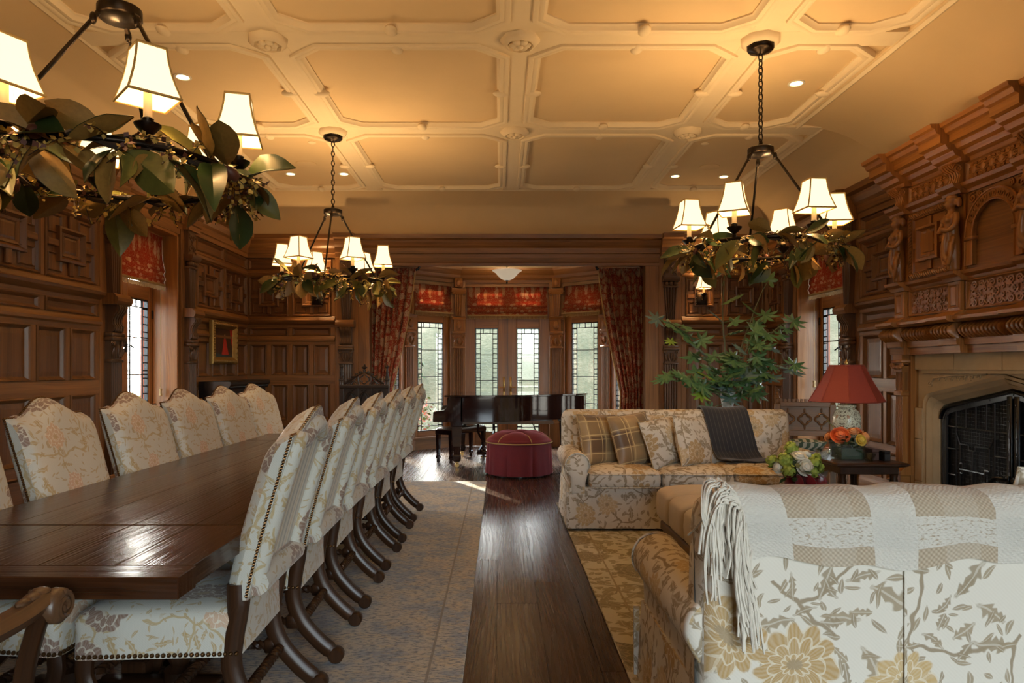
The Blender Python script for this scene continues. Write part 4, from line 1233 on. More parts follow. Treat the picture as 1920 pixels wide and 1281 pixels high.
for sx in (-1, 1):
    o = None; m = MB(MS); X = lambda v: SC_+sx*v
    def bar(a, za, b, zb, r=.008, d=.118): m.tube([(X(a), d, za), (X(b), d, zb)], r, 5)
    m.box(X(.012), .10, .02, X(.062), .13, 1.165, .003)
    for k in range(9): m.ell((X(.037), .131, .10+k*.125), (.008, .006, .008), 6, 4)
    bar(.77, .02, .77, .98, .012)
    for v in (.65, .53, .41, .29): bar(v, .88 if v < .6 else .03, v, 1.03+.12*(1-v/.775))
    bar(.10, .85, .10, 1.13) if 0 else None
    bar(.06, .88, .77, .88); bar(.20, .03, .20, 1.10)
    for z in (.25, .47, .69): bar(.65, z, .77, z); bar(.06, z, .20, z)
    # inner tracery
    bar(.65, .84, .60, .74); bar(.20, .84, .26, .74); bar(.65, .06, .60, .16); bar(.20, .06, .26, .16)
    pts = [(.60, .74), (.50, .74), (.50, .70), (.42, .70), (.42, .74), (.26, .74)]
    for p, q in zip(pts, pts[1:]): bar(*p, *q)
    pts = [(.60, .74), (.60, .58), (.57, .58), (.57, .50), (.60, .50), (.60, .16)]
    for p, q in zip(pts, pts[1:]): bar(*p, *q)
    pts = [(.26, .74), (.26, .56), (.31, .56), (.31, .46), (.26, .46), (.26, .16)]
    for p, q in zip(pts, pts[1:]): bar(*p, *q)
    bar(.60, .53, .45, .53); bar(.45, .70, .45, .30); bar(.45, .53, .31, .53); bar(.52, .36, .38, .36); bar(.52, .36, .52, .30); bar(.60, .16, .26, .16)
    dr_ = m.build('screen_door', IRON, fs)
    m = MB(MS); m.box(X(.02), .13, .46, X(.055), .15, .56, .004).tube(bez([(X(.04), .15, .53), (X(.06), .18, .54), (X(.12), .185, .53), (X(.17), .18, .48)], 5), [.012]*10+[.014]*5+[.006], 6)
    m.build('latch_handle', IRON, dr_)
# ------------------------------------------------------------------ rugs
def rug(name, label, x0, y0, x1, y1, mat, border):
    t = thing(name, label, 'rug', ((x0+x1)/2, (y0+y1)/2, 0))
    a, b = (x1-x0)/2, (y1-y0)/2
    MB().box(-a, -b, 0.0005, a, b, .012, .004, grain=1).build('pile', mat, t)
    m = MB()
    for k in (.16,):
        for s in (-1, 1):
            m.box(s*(a-k)-.006, -b+k, .0115, s*(a-k)+.006, b-k, .0132); m.box(-a+k, s*(b-k)-.006, .0115, a-k, s*(b-k)+.006, .0132)
    m.build('border_line', border, t)
RUGL = plain('rug_border_line', (.27, .255, .22), .95, nscale=30, namp=.3)
RUGL2 = plain('olive_border_line', (.25, .21, .135), .95, nscale=30, namp=.3)
rug('blue_rug', 'large faded blue grey rug under the dining table', -2.95, .4, -.165, 8.25, RUGB, RUGL)
rug('olive_rug', 'olive and beige damask rug under the two sofas', .57, 1.6, 3.15, 6.95, RUGG, RUGL2)

# ------------------------------------------------------------------ dining table
TZ = .785
tb = thing('dining_table', 'long dark walnut plank dining table between the two rows of chairs', 'table', (-1.51, 4.1, 0))
def tboard(name, x0, y0, x1, y1, g): MB().box(x0+.0004, y0+.0004, TZ-.065, x1-.0004, y1-.0004, TZ, .0022, grain=g).build(name, TABLEW, tb)
hw = .585
n = 5
def leafset(y0, y1, e0=True, e1=True):
    a, b = y0+(.115 if e0 else 0), y1-(.115 if e1 else 0)
    if e0: tboard('breadboard_end', -hw-.01, y0, hw+.01, a, 0)
    if e1: tboard('breadboard_end', -hw-.01, b, hw+.01, y1, 0)
    for i in range(n):
        w = 2*hw/n; tboard('table_plank', -hw+i*w, a, -hw+(i+1)*w, b, 1)
leafset(-2.16, -1.52, True, False); leafset(-1.51, 1.50, False, False); leafset(1.51, 2.10, False, True)
m = MB()
m.box(-.46, -1.7, TZ-.13, -.41, 2.0, TZ-.064, .004).box(.41, -1.7, TZ-.13, .46, 2.0, TZ-.064, .004).box(-.46, -1.75, TZ-.13, .46, -1.70, TZ-.064).box(-.46, 1.95, TZ-.13, .46, 2.0, TZ-.064)
m.build('apron', WALNUT, tb)
for y in (-1.35, 1.35):
    m = MB().box(-.42, y-.07, 0, .42, y+.07, .09, .01).box(-.38, y-.05, .09, .38, y+.05, .13, .01).box(-.40, y-.06, TZ-.17, .40, y+.06, TZ-.10, .008)
    for x in (-.22, .22): m.lathe([(.06, .13), (.06, .17), (.035, .19), (.07, .27), (.085, .34), (.06, .43), (.035, .47), (.05, .50), (.05, .62)], (x, y, 0), 14)
    m.build('trestle', WALNUT, tb)
MB().box(-.05, -1.3, .10, .05, 1.3, .17, .008).build('stretcher', WALNUT, tb)

# ------------------------------------------------------------------ dining chairs (local +x is where the sitter faces)
def twist(m, a, b, r=.017, pitch=.052):
    a, b = Vector(a), Vector(b); L = (b-a).length; n = max(12, int(L/pitch*8))
    d = (b-a).normalized(); u = d.orthogonal().normalized(); w = d.cross(u)
    for ph in (0, pi):
        m.tube([a.lerp(b, i/n)+(u*cos(ph+2*pi*i/8)+w*sin(ph+2*pi*i/8))*r*.48 for i in range(n+1)], r*.74, 6)
def chair_top(u):
    """camel back outline, u = -1..1 across the width"""
    c = abs(u)
    if c < .80: return 1.126+.090*(.5+.5*cos(pi*c/.80))**.9
    return 1.126+.002*(c-.8)
def backx(z): return -.262-.175*((z-.53)/.62)**1.15 if z > .53 else -.262
def chair_parts():
    L = []
    # seat
    m = MB(); rings = []
    for z, i in ((.345, .0), (.43, .004), (.475, .0), (.500, .012), (.516, .04), (.523, .10)):
        x0, x1, wf, wb = -.235+i*.6, .345-i, .275-i, .25-i
        r_ = .035
        P = []
        for cx_, cy_, a0 in ((x1-r_, wf-r_, 0), (x0+r_, wb-r_, pi/2), (x0+r_, -wb+r_, pi), (x1-r_, -wf+r_, 3*pi/2)):
            for k in range(4): P.append((cx_+r_*cos(a0+k*pi/6), cy_+r_*sin(a0+k*pi/6), z))
        rings.append(P)
    m.loft(rings, True, True, True); L.append(('seat', m, CHAIRF, None, None))
    nm = MB()
    P = [Vector((.345, -.275+.0, .358)), Vector((.345, .275, .358)), Vector((-.235, .25, .358)), Vector((-.235, -.25, .358))]
    for a, b in ((P[1], P[2]), (P[3], P[0]), (P[0], P[1])):
        n_ = int((b-a).length/.019); o = (b-a).normalized().cross(Vector((0, 0, 1)))*-.004
        for i in range(n_):
            q = a.lerp(b, (i+.5)/n_)-o
            nm.lathe([(.0085, -.0085), (.0085, .0085)], (q.x, q.y, q.z), 5, False) if 0 else nm.ell(q, (.0085, .0085, .0085), 6, 4)
    L.append(('seat_nails', nm, NAIL, 'stuff', 0))
    # upholstered back, a padded slab with the camel top, hollowed behind
    W = .262; T = .085; N = 28; K = 22
    m = MB(); front, rear = [], []
    def P(u, v, side):
        w = W-.010*(1-v); zt = chair_top(u); z = .545+(zt-.545)*v
        x = backx(z)
        if side == 0:
            pad = .018*(1-u**4)*(1-(2*v-1)**6)
            k = max(0, (v-.84)/.16); k2 = max(0, (abs(u)-.84)/.16)
            return (x+T+pad-T*.62*(1-sqrt(1-min(1, k)**2))-T*.40*(1-sqrt(1-min(1, k2)**2)), u*w, z)
        return (x, u*w, z)
    fr = [[P(-1+2*i/N, j/K, 0) for i in range(N+1)] for j in range(K+1)]
    re_ = [[P(-1+2*i/N, j/K, 1) for i in range(N+1)] for j in range(K+1)]
    idx = lambda j, i: j*(N+1)+i
    F = [(idx(j, i), idx(j, i+1), idx(j+1, i+1), idx(j+1, i)) for j in range(K) for i in range(N)]
    m.add([p for r in fr for p in r], F, 2, True)
    m.add([p for r in re_ for p in r], [f for f in F], 2, True)
    rim = [(0, i) for i in range(N+1)]+[(j, N) for j in range(1, K+1)]+[(K, i) for i in range(N-1, -1, -1)]+[(j, 0) for j in range(K-1, 0, -1)]
    k = len(rim); V = [fr[j][i] for j, i in rim]+[re_[j][i] for j, i in rim]
    m.add(V, [(i, (i+1) % k, k+(i+1) % k, k+i) for i in range(k)], 2, False)
    L.append(('backrest', m, CHAIRF, None, None))
    # striped cloth in the back between padded borders
    m = MB(); m.surf(lambda u, v: (backx(.66+.42*v)-.004, -.165+.33*u, .66+.42*v), 6, 6, thick=-.010, uvf=lambda u, v: (u*.33, v*.42)); L.append(('striped_back_panel', m, STRIPE, None, 2))
    m = MB()
    bp = [(-.214, .60), (-.214, 1.065), (-.13, 1.10), (0, 1.155), (.13, 1.10), (.214, 1.065), (.214, .60)]
    pts = [(backx(z)-.008, y, z) for y, z in bez([(y, z, 0) for y, z in bp], 5) for z, y in ((z, y),)] if 0 else [(backx(p.y)-.006, p.x, p.y) for p in bez([(y, z, 0) for y, z in bp], 5)]
    m.tube(pts, .034, 8, flat=1.0, up=(1, 0, 0)); L.append(('padded_back_border', m, CHAIRF, None, 2))
    m = MB(); m.tube([(backx(.60)-.012, -.235, .60), (backx(.60)-.016, -.1, .605), (backx(.60)-.016, .1, .605), (backx(.60)-.012, .235, .60)], .046, 10); L.append(('back_roll', m, CHAIRF, None, 2))
    nm = MB()
    P_ = [(backx(.56+(chair_top(-1)-.56)*t)+.008, -W-.002+.010*(1-t), .56+(chair_top(-1)-.56)*t) for t in [i/50 for i in range(51)]]
    P_ += [(backx(chair_top(u))+.008, u*W, chair_top(u)+.002) for u in [-1+2*i/46 for i in range(47)]]
    P_ += [(x, -y, z) for x, y, z in reversed(P_[:51])]
    for p in P_: nm.ell(p, (.0068, .0068, .0068), 5, 4)
    P2 = [(p[0]+T-.012, p[1], p[2]) for p in P_[:51]]+[(x, -y, z) for x, y, z in [(p[0]+T-.012, p[1], p[2]) for p in P_[:51]]]
    L.append(('back_nails', nm, NAIL, 'stuff', 2))
    # legs
    for s in (-1, 1):
        y = s*.228
        pts = bez([(-.222, y, .60), (-.222, y, .50), (-.205, y, .40), (-.20, y, .30), (-.235, y, .20), (-.305, y, .115), (-.365, y, .062), (-.395, y, .040)], 4)
        m = MB(); n_ = len(pts); m.tube(pts, [.040]*4+[.037]*(n_-8)+[.032]*4, 8, up=(1, 0, 0), flat=.8)
        m.lathe([(.0, -.026), (.030, -.026), (.037, -.018), (.037, .018), (.030, .026), (0, .026)], (0, 0, 0), 14, True, 1)
        mm = len(m.V)
        for i in range(mm-14*6, mm): m.V[i] = m.V[i]+Vector((-.397, y, .0375))
        L.append(('rear_leg', m, WALNUT, None, None))
        pts = bez([(.31, y*1.05, .36), (.315, y*1.05, .28), (.29, y*1.05, .20), (.30, y*1.05, .11), (.345, y*1.05, .05), (.37, y*1.05, .036)], 4)
        m = MB(); m.tube(pts, .031, 8, up=(1, 0, 0), flat=.8); c = len(m.V)
        m.lathe([(.0, -.026), (.028, -.026), (.034, -.018), (.034, .018), (.028, .026), (0, .026)], (0, 0, 0), 14, True, 1)
        for i in range(c, len(m.V)): m.V[i] = m.V[i]+Vector((.372, y*1.05, .035))
        L.append(('front_leg', m, WALNUT, None, None))
        m = MB().box(-.23, y-.024, .165, -.17, y+.024, .225, .006).box(.26, y-.024, .165, .32, y+.024, .225, .006); twist(m, (-.18, y, .195), (.27, y, .195))
        L.append(('side_stretcher', m, WALNUT, None, None))
    for nm_, x, z in (('cross_stretcher', .03, .195), ('front_stretcher', .29, .27), ('rear_stretcher', -.235, .19)):
        m = MB()
        if x == .03: m.box(x-.026, -.25, .168, x+.026, -.20, .222, .005).box(x-.026, .20, .168, x+.026, .25, .222, .005)
        twist(m, (x, -.21, z), (x, .21, z), .019); L.append((nm_, m, WALNUT, None, None))
    return L
CHP = [(n_, m.mesh(n_, mt), k, par) for n_, m, mt, k, par in chair_parts()]
def dining_chair(x, y, rz, label):
    t = thing('dining_chair', label, 'chair', (x, y, .0125), rz, 'cream floral dining chairs along the table')
    made = []
    for n_, me, k, par in CHP:
        o = put(n_, me, t if par is None else made[par]); made.append(o)
        if k: o['kind'] = k
    made[3]['label'] = 'striped cloth back panel'
    return t
ordn = ('nearest', 'second', 'third', 'fourth', 'fifth', 'farthest')
for i in range(6):
    dining_chair(-1.165+random.uniform(-.006, .006), 2.66+.728*i, pi+random.uniform(-.02, .02), 'cream floral high-backed dining chair, %s from the camera in the right-hand row' % ordn[i])
for i, y in enumerate((2.70, 3.43, 4.19, 4.90, 5.62, 6.42)):
    dining_chair(-1.885-(.05 if i == 5 else 0), y, radians(-5)+random.uniform(-.03, .03)-(.10 if i == 5 else 0), 'cream floral high-backed dining chair, %s from the camera in the left-hand row' % ordn[i])
# head armchair at the near end of the table, only its right arm and seat in view
hc = thing('dining_armchair', 'dark wood open armchair with scrolled arms at the near end of the table', 'chair', (-1.52, 1.36, .0125), pi/2)
for n_, me, k, par in CHP:
    if n_ in ('rear_leg', 'front_leg', 'seat', 'side_stretcher', 'cross_stretcher', 'front_stretcher', 'rear_stretcher', 'backrest'):
        o = put(n_, me, hc)
for s in (-1, 1):
    m = MB()
    pts = bez([(-.20, s*.285, .775), (-.05, s*.30, .757), (.15, s*.315, .743), (.34, s*.32, .745), (.43, s*.32, .763)], 5)
    m.tube(pts, [.030]*len(pts), 6, smooth=False, up=(0, 0, 1), flat=1.15)
    a_ = m.build('arm', wood('arm_oak', (.05, .022, .008), (.19, .085, .034), .35) if s == -1 else OAKB, hc)
    m = MB(); m.lathe([(.0, -.046), (.034, -.046), (.046, -.036), (.047, -.012), (.043, 0), (.047, .012), (.046, .036), (.034, .046), (0, .046)], (.45, s*.32, .737), 20, True, 1)
    for e in (-1, 1): m.tube([(.45+x, s*.32+e*.045, .737+z) for x, z in scrollpath(0, 0, .036, 1.8, pi/2, -1, 22, .12)], [.0075]*23, 6)
    for k in range(3): m.ell((.36+.03*k, s*.32, .775+.004*k), (.028, .016+.004*k, .012), 8, 6)
    m.build('arm_scroll', OAKB, a_)
    m = MB(); m.tube(bez([(.43, s*.32, .74), (.37, s*.32, .62), (.355, s*.32, .52), (.40, s*.32, .42), (.43, s*.30, .36), (.34, s*.27, .30)], 4), [.028]*21, 8, up=(1, 0, 0), flat=.8)
    m.build('arm_post', WALNUT, hc)

# ------------------------------------------------------------------ chandeliers
def leaf_mesh(name, w, curl, fold, mats, n=7):
    """broad magnolia leaf along +x, length 1, upper side +z (first material) and brown underside"""
    prof = [0.02, .25, .40, .49, .50, .44, .27, .02]
    top, V = [], []
    for i in range(n+1):
        t_ = i/n; hw = prof[min(i, 7)]*w; x = t_; z = -curl*t_*t_
        row = []
        for k in (-1, -.5, 0, .5, 1):
            row.append((x, k*hw, z+fold*abs(k)*hw*1.2+(.02*w*sin(i*2.1+k*2))))
        V.append(row)
    m = MB(); idx = lambda i, k: i*5+k
    F = [(idx(i, k), idx(i+1, k), idx(i+1, k+1), idx(i, k+1)) for i in range(n) for k in range(4)]
    m.add([p for r in V for p in r], F, 0, True, 0)
    m.add([(x, y, z-.012) for r in V for x, y, z in r], [tuple(reversed(f)) for f in F], 0, True, 1)
    m.tube([(-.25, 0, .0), (0, 0, -.006), (.5, 0, -curl*.25-.004), (.95, 0, -curl*.9-.004)], [.016, .016, .010, .004], 4, mi=1)
    return m.mesh(name, mats, False)
LEAVES = [leaf_mesh('leaf', w, c, f, mats) for w, c, f, mats in ((.56, .25, .35, [LEAFG, LEAFB]), (.48, .55, .5, [LEAFG, LEAFB]), (.62, .1, .25, [LEAFG, LEAFB]), (.50, -.3, .4, [LEAFG, LEAFB]), (.54, .4, .3, [LEAFY, LEAFB]), (.48, .15, .6, [LEAFB, LEAFB]), (.58, -.15, .3, [LEAFY, LEAFB]), (.6, .35, .45, [LEAFG, LEAFY]))]
def shade_mesh():
    m = MB(); q = lambda a, z: [(-a, -a, z), (a, -a, z), (a, a, z), (-a, a, z)]
    pr = [(.098, 0), (.094, .012), (.082, .05), (.070, .095), (.060, .15), (.054, .205)]
    m.loft([q(a, z) for a, z in pr]+[q(a-.003, z) for a, z in reversed(pr)]+[q(*pr[0])], True, False, False)
    t_ = MB()
    for a, z in (pr[0], pr[-1]):
        t_.tube([(-a, -a, z), (a, -a, z), (a, a, z), (-a, a, z)], .0062, 5, closed=True, smooth=False)
    for sx, sy in ((-1, -1), (1, -1), (1, 1), (-1, 1)): t_.tube([(sx*a, sy*a, z) for a, z in pr], .0048, 5)
    return m.mesh('lamp_shade', SHADE), t_.mesh('shade_trim', SHTRIM)
SHM, STM = shade_mesh()
CUPM = MB().lathe([(.0, -.07), (.012, -.065), (.016, -.03), (.010, -.02), (.028, -.005), (.05, .02), (.052, .028), (.02, .03), (.024, .05), (.018, .055)], n=14).mesh('lamp_cup', BRONZE)
CANDM = MB().lathe([(.0165, .05), (.0165, .17), (.0, .172)], n=10).mesh('candle_sleeve', CANDLE)
BLBM = MB().lathe([(.010, .17), (.019, .20), (.020, .215), (.012, .245), (.0, .26)], n=10).mesh('bulb', BULBM)
BLD = bpy.data.lights.new('holder_light', 'POINT'); BLD.energy = P_BULB; BLD.color = BULB; BLD.shadow_soft_size = .025
BLD2 = bpy.data.lights.new('added_down_fill', 'POINT'); BLD2.energy = P_BULB*.22; BLD2.color = BULB; BLD2.shadow_soft_size = .025  # extra point light added under the bulb's own, to brighten what lies below
def lamp_holder(parent, p, rz=0, name='lamp_holder', sc=1.0):
    o = put(name, CUPM, parent, p, (0, 0, rz)); o.scale = (sc,)*3
    put('candle_sleeve', CANDM, o); put('bulb', BLBM, o)
    s = put('lamp_shade', SHM, o, (0, 0, .125)); put('shade_trim', STM, o, (0, 0, .125))
    l = bpy.data.objects.new('holder_light', BLD); COL.objects.link(l); l.parent = o; l.location = (0, 0, .312)
    l = bpy.data.objects.new('holder_light', BLD2); COL.objects.link(l); l.parent = o; l.location = (0, 0, .155)  # added downward fill inside the shade, not a second bulb
    return o
def chandelier(x, y, label, ph, seed, nleaf=46, lscale=1.0, big=None):
    rr = random.Random(seed)
    t = thing('chandelier', label, 'chandelier', (x, y, ZC-.035), 0)
    zr = 2.275-(ZC-.035); zh = 3.02-(ZC-.035); R = .52
    MB().lathe([(.0, -.115), (.03, -.112), (.045, -.10), (.085, -.09), (.098, -.075), (.098, -.052), (.06, -.048), (.06, 0), (0, 0)], n=24).build('canopy', BRONZE, t)
    m = MB(); z = -.108; k = 0
    while z > zh+.03:
        a = (k % 2)*pi/2+.3
        m.tube([(cos(a)*.017*cos(j*pi/4), sin(a)*.017*cos(j*pi/4), z-.028+.034*sin(j*pi/4)) for j in range(8)], .0048, 5, closed=True); z -= .050; k += 1
    tag(m.build('chain', BRONZE, t), kind='stuff')
    MB().lathe([(.0, zh-.05), (.02, zh-.045), (.085, zh-.04), (.095, zh-.03), (.095, zh+.01), (.085, zh+.018), (.02, zh+.03), (.012, zh+.06), (.0, zh+.06)], n=24).build('hub', BRONZE, t)
    for k in range(3):
        a = ph+k*2*pi/3
        m = MB(); a0 = Vector((cos(a)*.085, sin(a)*.085, zh-.03)); b0 = Vector((cos(a)*R, sin(a)*R, zr+.02))
        m.tube([a0, a0+Vector((cos(a)*.02, sin(a)*.02, -.03))], .012, 6)
        m.tube([a0+(b0-a0)*.05, b0], .0095, 7); m.ell(a0+(b0-a0)*.05, (.016, .016, .03), 8, 6)
        m.build('hanging_rod', BRONZE, t)
    MB().tube([(R*cos(2*pi*i/48), R*sin(2*pi*i/48), zr) for i in range(48)], .016, 8, closed=True).build('ring', BRONZE, t)
    for k in range(6):
        a = ph+pi/6+k*pi/3
        lamp_holder(t, (R*cos(a), R*sin(a), zr+.055), a+rr.uniform(-.3, .3))
    # garland: leaves in bunches round the ring
    g = put('garland', MB().tube([(R*cos(2*pi*i/60)*(1+.025*sin(i*1.7)), R*sin(2*pi*i/60)*(1+.025*sin(i*2.3)), zr-.01+.02*sin(i*1.1)) for i in range(60)], .014, 6, closed=True).mesh('garland_stem', TWIG), t)
    nb = 17; made = 0
    for b in range(nb):
        a = 2*pi*(b+rr.uniform(-.25, .25))/nb
        base = Vector((R*cos(a), R*sin(a), zr+rr.uniform(-.03, .02)))
        rad, tan = Vector((cos(a), sin(a), 0)), Vector((-sin(a), cos(a), 0))
        for j in range(rr.choice((4, 5, 5))):
            d = (rad*rr.uniform(-.7, 1.0)+tan*rr.uniform(-1.1, 1.1)+Vector((0, 0, rr.uniform(-1.05, .55)))).normalized()
            n_ = (Vector((0, 0, 1))*rr.uniform(.2, 1)+rad*rr.uniform(-.8, .8)+tan*rr.uniform(-.8, .8)); n_ = (n_-d*n_.dot(d)).normalized()
            s_ = rr.uniform(.14, .25)*lscale
            M_ = Matrix.Identity(4); w_ = n_.cross(d)
            for c_, v in enumerate((d, w_, n_)):
                for r_ in range(3): M_[r_][c_] = v[r_]*s_
            p = base+d*.03
            for r_ in range(3): M_[r_][3] = p[r_]
            put('leaf', rr.choice(LEAVES), g, M=M_)
    # wispy sprigs and berries
    m = MB(); bm_ = MB()
    for k in range(90):
        a = rr.uniform(0, 2*pi); p = Vector((R*cos(a), R*sin(a), zr)); d = Vector((cos(a)*rr.uniform(-.5, .8)-sin(a)*rr.uniform(-1, 1), sin(a)*rr.uniform(-.5, .8)+cos(a)*rr.uniform(-1, 1), rr.uniform(-1.0, .35))).normalized()
        L = rr.uniform(.10, .20); q = p+d*L-Vector((0, 0, .03)); pts = bez([p, p.lerp(q, .5)+Vector((0, 0, .015)), q], 4)
        m.tube(pts, .0022, 3)
        for i in range(18):
            c = pts[int(rr.uniform(2, 8))]; v = Vector((rr.gauss(0, 1), rr.gauss(0, 1), rr.gauss(0, 1))).normalized(); s_ = rr.uniform(.015, .034); w_ = v.orthogonal()*.3*s_
            m.add([c, c+v*s_*.5+w_, c+v*s_, c+v*s_*.5-w_], [(0, 1, 2, 3)], mi=rr.choice((1, 1, 1, 2)))
    o = m.build('sprigs', [TWIG, SPRIG, POD], g, fix=False); o['kind'] = 'stuff'
    for k in range(9):
        a = rr.uniform(0, 2*pi); p = Vector((R*cos(a)*rr.uniform(.95, 1.12), R*sin(a)*rr.uniform(.95, 1.12), zr+rr.uniform(-.08, .06)))
        s_ = rr.uniform(.018, .03) if k else .048
        q = MB().lathe([(0, -s_*1.4), (s_*.7, -s_), (s_, 0), (s_*.7, s_*.9), (0, s_*1.7)], n=10); q.build('seed_pod', POD, g, p, (rr.uniform(-1, 1), rr.uniform(-1, 1), 0))
    return t
chandelier(-1.75, 3.14, 'nearest bronze chandelier with leafy garland, cut by the left edge of the picture', radians(100), 3, lscale=1.12)
chandelier(-1.75, 7.14, 'bronze garlanded chandelier hanging farthest away over the dining table end', radians(35), 11)
chandelier(1.96, 5.14, 'bronze garlanded chandelier hanging above the sofas on the right', radians(80), 23)
# ------------------------------------------------------------------ upholstery kit
def rprism(m, poly, a, b, r, axis=0, n=5, r2=None):
    """extrude poly (convex-ish) along axis with ends rounded over r"""
    o = [k for k in range(3) if k != axis]; rings = []
    area = sum(poly[i][0]*poly[(i+1) % len(poly)][1]-poly[(i+1) % len(poly)][0]*poly[i][1] for i in range(len(poly)))
    sg = 1 if area > 0 else -1
    def ring(t, ins):
        R = []
        for p in offset_poly(poly, ins*sg):
            v = [0, 0, 0]; v[axis] = t; v[o[0]] = p.x; v[o[1]] = p.y; R.append(v)
        return R
    for i in range(n+1):
        q = i/n*pi/2; rings.append(ring(a+r*(1-sin(q)), r*(1-cos(q+0)) if 0 else r*(1-sin(q))**0*0+r*(1-sqrt(max(0, 1-(1-i/n)**2)))))
        rings[-1] = ring(a+r*(i/n), r*(1-sqrt(max(0, 1-(1-i/n)**2)))*.9)
    for i in range(n, -1, -1):
        rings.append(ring(b-r*(i/n), r*(1-sqrt(max(0, 1-(1-i/n)**2)))*.9))
    m.loft(rings, True, True, True, grain=axis)
def sofa(label, x, y, rz, W, cat='sofa'):
    t = thing('sofa', label, cat, (x, y, .0125), rz)
    h = W/2; aw = .20
    # skirt with corner kick pleats
    for nm, poly in (('skirt', [(-h+.02, -.445), (h-.02, -.445), (h-.02, .43), (-h+.02, .43)]),):
        m = MB(); rg = []
        def rr_(off, z):
            P = [(-h+.03-off, -.445-off), (h-.03+off, -.445-off), (h-.03+off, .42+off), (-h+.03-off, .42+off)]
            out = []
            for i in range(4):
                a, b = P[i], P[(i+1) % 4]
                for k in range(12):
                    f = k/12; wob = (.006*sin(k*2.6+i)+.004*sin(k*5.1)) if 0 < k else 0
                    nx, ny = (b[1]-a[1]), -(b[0]-a[0]); L = sqrt(nx*nx+ny*ny); wob *= (z < .2)
                    out.append((a[0]+(b[0]-a[0])*f+nx/L*wob, a[1]+(b[1]-a[1])*f+ny/L*wob, z))
            return out
        for off, z in ((.0, .36), (.004, .30), (.010, .18), (.020, .02)): rg.append(rr_(off, z))
        m.loft(rg, True, True, False); m.build('skirt', SOFAF, t)
        m = MB()
        for sx in (-1, 1):
            for yy in (.44,): m.box(sx*(h-.01)-.012, yy-.012, .03, sx*(h-.01)+.012, yy+.004, .33)
        tag(m.build('kick_pleat', SOFAF, t), kind='stuff')
    # back: flat outside, rolled top, padded inside
    pr = [(-.455, .05), (-.465, .50), (-.462, .86), (-.448, .925), (-.415, .962), (-.365, .972), (-.315, .955), (-.285, .915), (-.268, .80), (-.225, .42), (-.225, .36), (-.40, .05)]
    m = MB(); rprism(m, pr, -h+.03, h-.03, .075, 0)
    m.build('back', SOFAF, t)
    m = MB()
    def bk(u, v):
        X = -h+.13+(W-.26)*u; z = .42+.50*v
        yb = -.225-.05*v+.055*sin(pi*min(1, v*1.02))**.6*(1-abs(2*u-1)**14)
        for i in range(8):
            for j in range(2):
                tx = -h+.30+(W-.60)*(i+(.5 if j else 0))/7.5; tz = .66+.13*j
                q = ((X-tx)**2+(z-tz)**2)/.0016; yb -= .035*math.exp(-q)
        return (X, yb, z)
    m.surf(bk, 90, 22, uvf=lambda u, v: (u*W+3, v*.5)); m.build('inside_back', SOFAF, t)
    # rolled arms
    for s in (-1, 1):
        cx = s*(h-.095); P = []
        for k in range(15):
            a = -pi*.20+k/14*pi*1.28
            P.append((cx+s*.105*cos(a)*1.0, .545+.105*sin(a)))
        P += [(cx-s*.07, .40), (cx-s*.07, .30), (cx+s*.055, .30), (cx+s*.06, .44)]
        m = MB(); rprism(m, P, -.43, .43, .03, 1, 4); m.build('arm', SOFAF, t)
        m = MB(); m.tube([(p[0], .425, p[1]) for p in P][:15], .006, 6); m.build('arm_piping', SOFAF, t)
        m = MB()
        m.box(s*(h-.052)-.012, -.42, .05, s*(h-.052)+.016, .40, .44, .01); m.build('arm_side', SOFAF, t)
    # three seat cushions with welts
    cw = (W-2*aw+.03)/3
    for i in range(3):
        cx = -(W-2*aw+.03)/2+cw*(i+.5); m = MB()
        m.ell((cx, .125, .425), (cw/2-.002, .345, .085), 36, 16, .42, .16)
        for v_ in range(len(m.V)):
            p = m.V[v_]
            if p.z > .43: p.z += .022*max(0, 1-((p.x-cx)/(cw/2))**2)*max(0, 1-((p.y-.125)/.345)**2)
        o = m.build('seat_cushion', SOFAF, t)
        m = MB()
        for z in (.475, .365):
            m.tube([(cx+(cw/2-.004)*math.copysign(abs(cos(a))**.16, cos(a)), .125+.343*math.copysign(abs(sin(a))**.16, sin(a)), z) for a in [k*2*pi/48 for k in range(48)]], .006, 5, closed=True)
        tag(m.build('welt', SOFAF, o), kind='stuff')
    return t
def pillow_mesh(name, w, h, T, mat, ear=.05, seed=0):
    rr = random.Random(seed); m = MB(); N = 16
    for s in (1, -1):
        def fn(u, v):
            x, z = 2*u-1, 2*v-1
            e = (1-x*x)*(1-z*z)
            k = 1-ear*(1-abs(z)**2)*(abs(x)**4); k2 = 1-ear*(1-abs(x)**2)*(abs(z)**4)
            return (x*w/2*k, s*T*(max(0, e)**.42)*(1+.06*sin(x*5+seed)+.05*sin(z*6+seed*2)), z*h/2*k2)
        m.surf(fn, N, N, uvf=lambda u, v: (u*w+seed*.31, v*h+seed*.17))
    per = [(-1+2*k/16, -1) for k in range(16)]+[(1, -1+2*k/16) for k in range(16)]+[(1-2*k/16, 1) for k in range(16)]+[(-1, 1-2*k/16) for k in range(16)]
    def ed(x, z): return (x*w/2*(1-ear*(1-abs(z)**2)*(abs(x)**4)), 0, z*h/2*(1-ear*(1-abs(x)**2)*(abs(z)**4)))
    pm = MB(); pm.tube([ed(*p) for p in per], .006, 5, closed=True)
    return m.mesh(name, mat), pm.mesh('piping', mat)
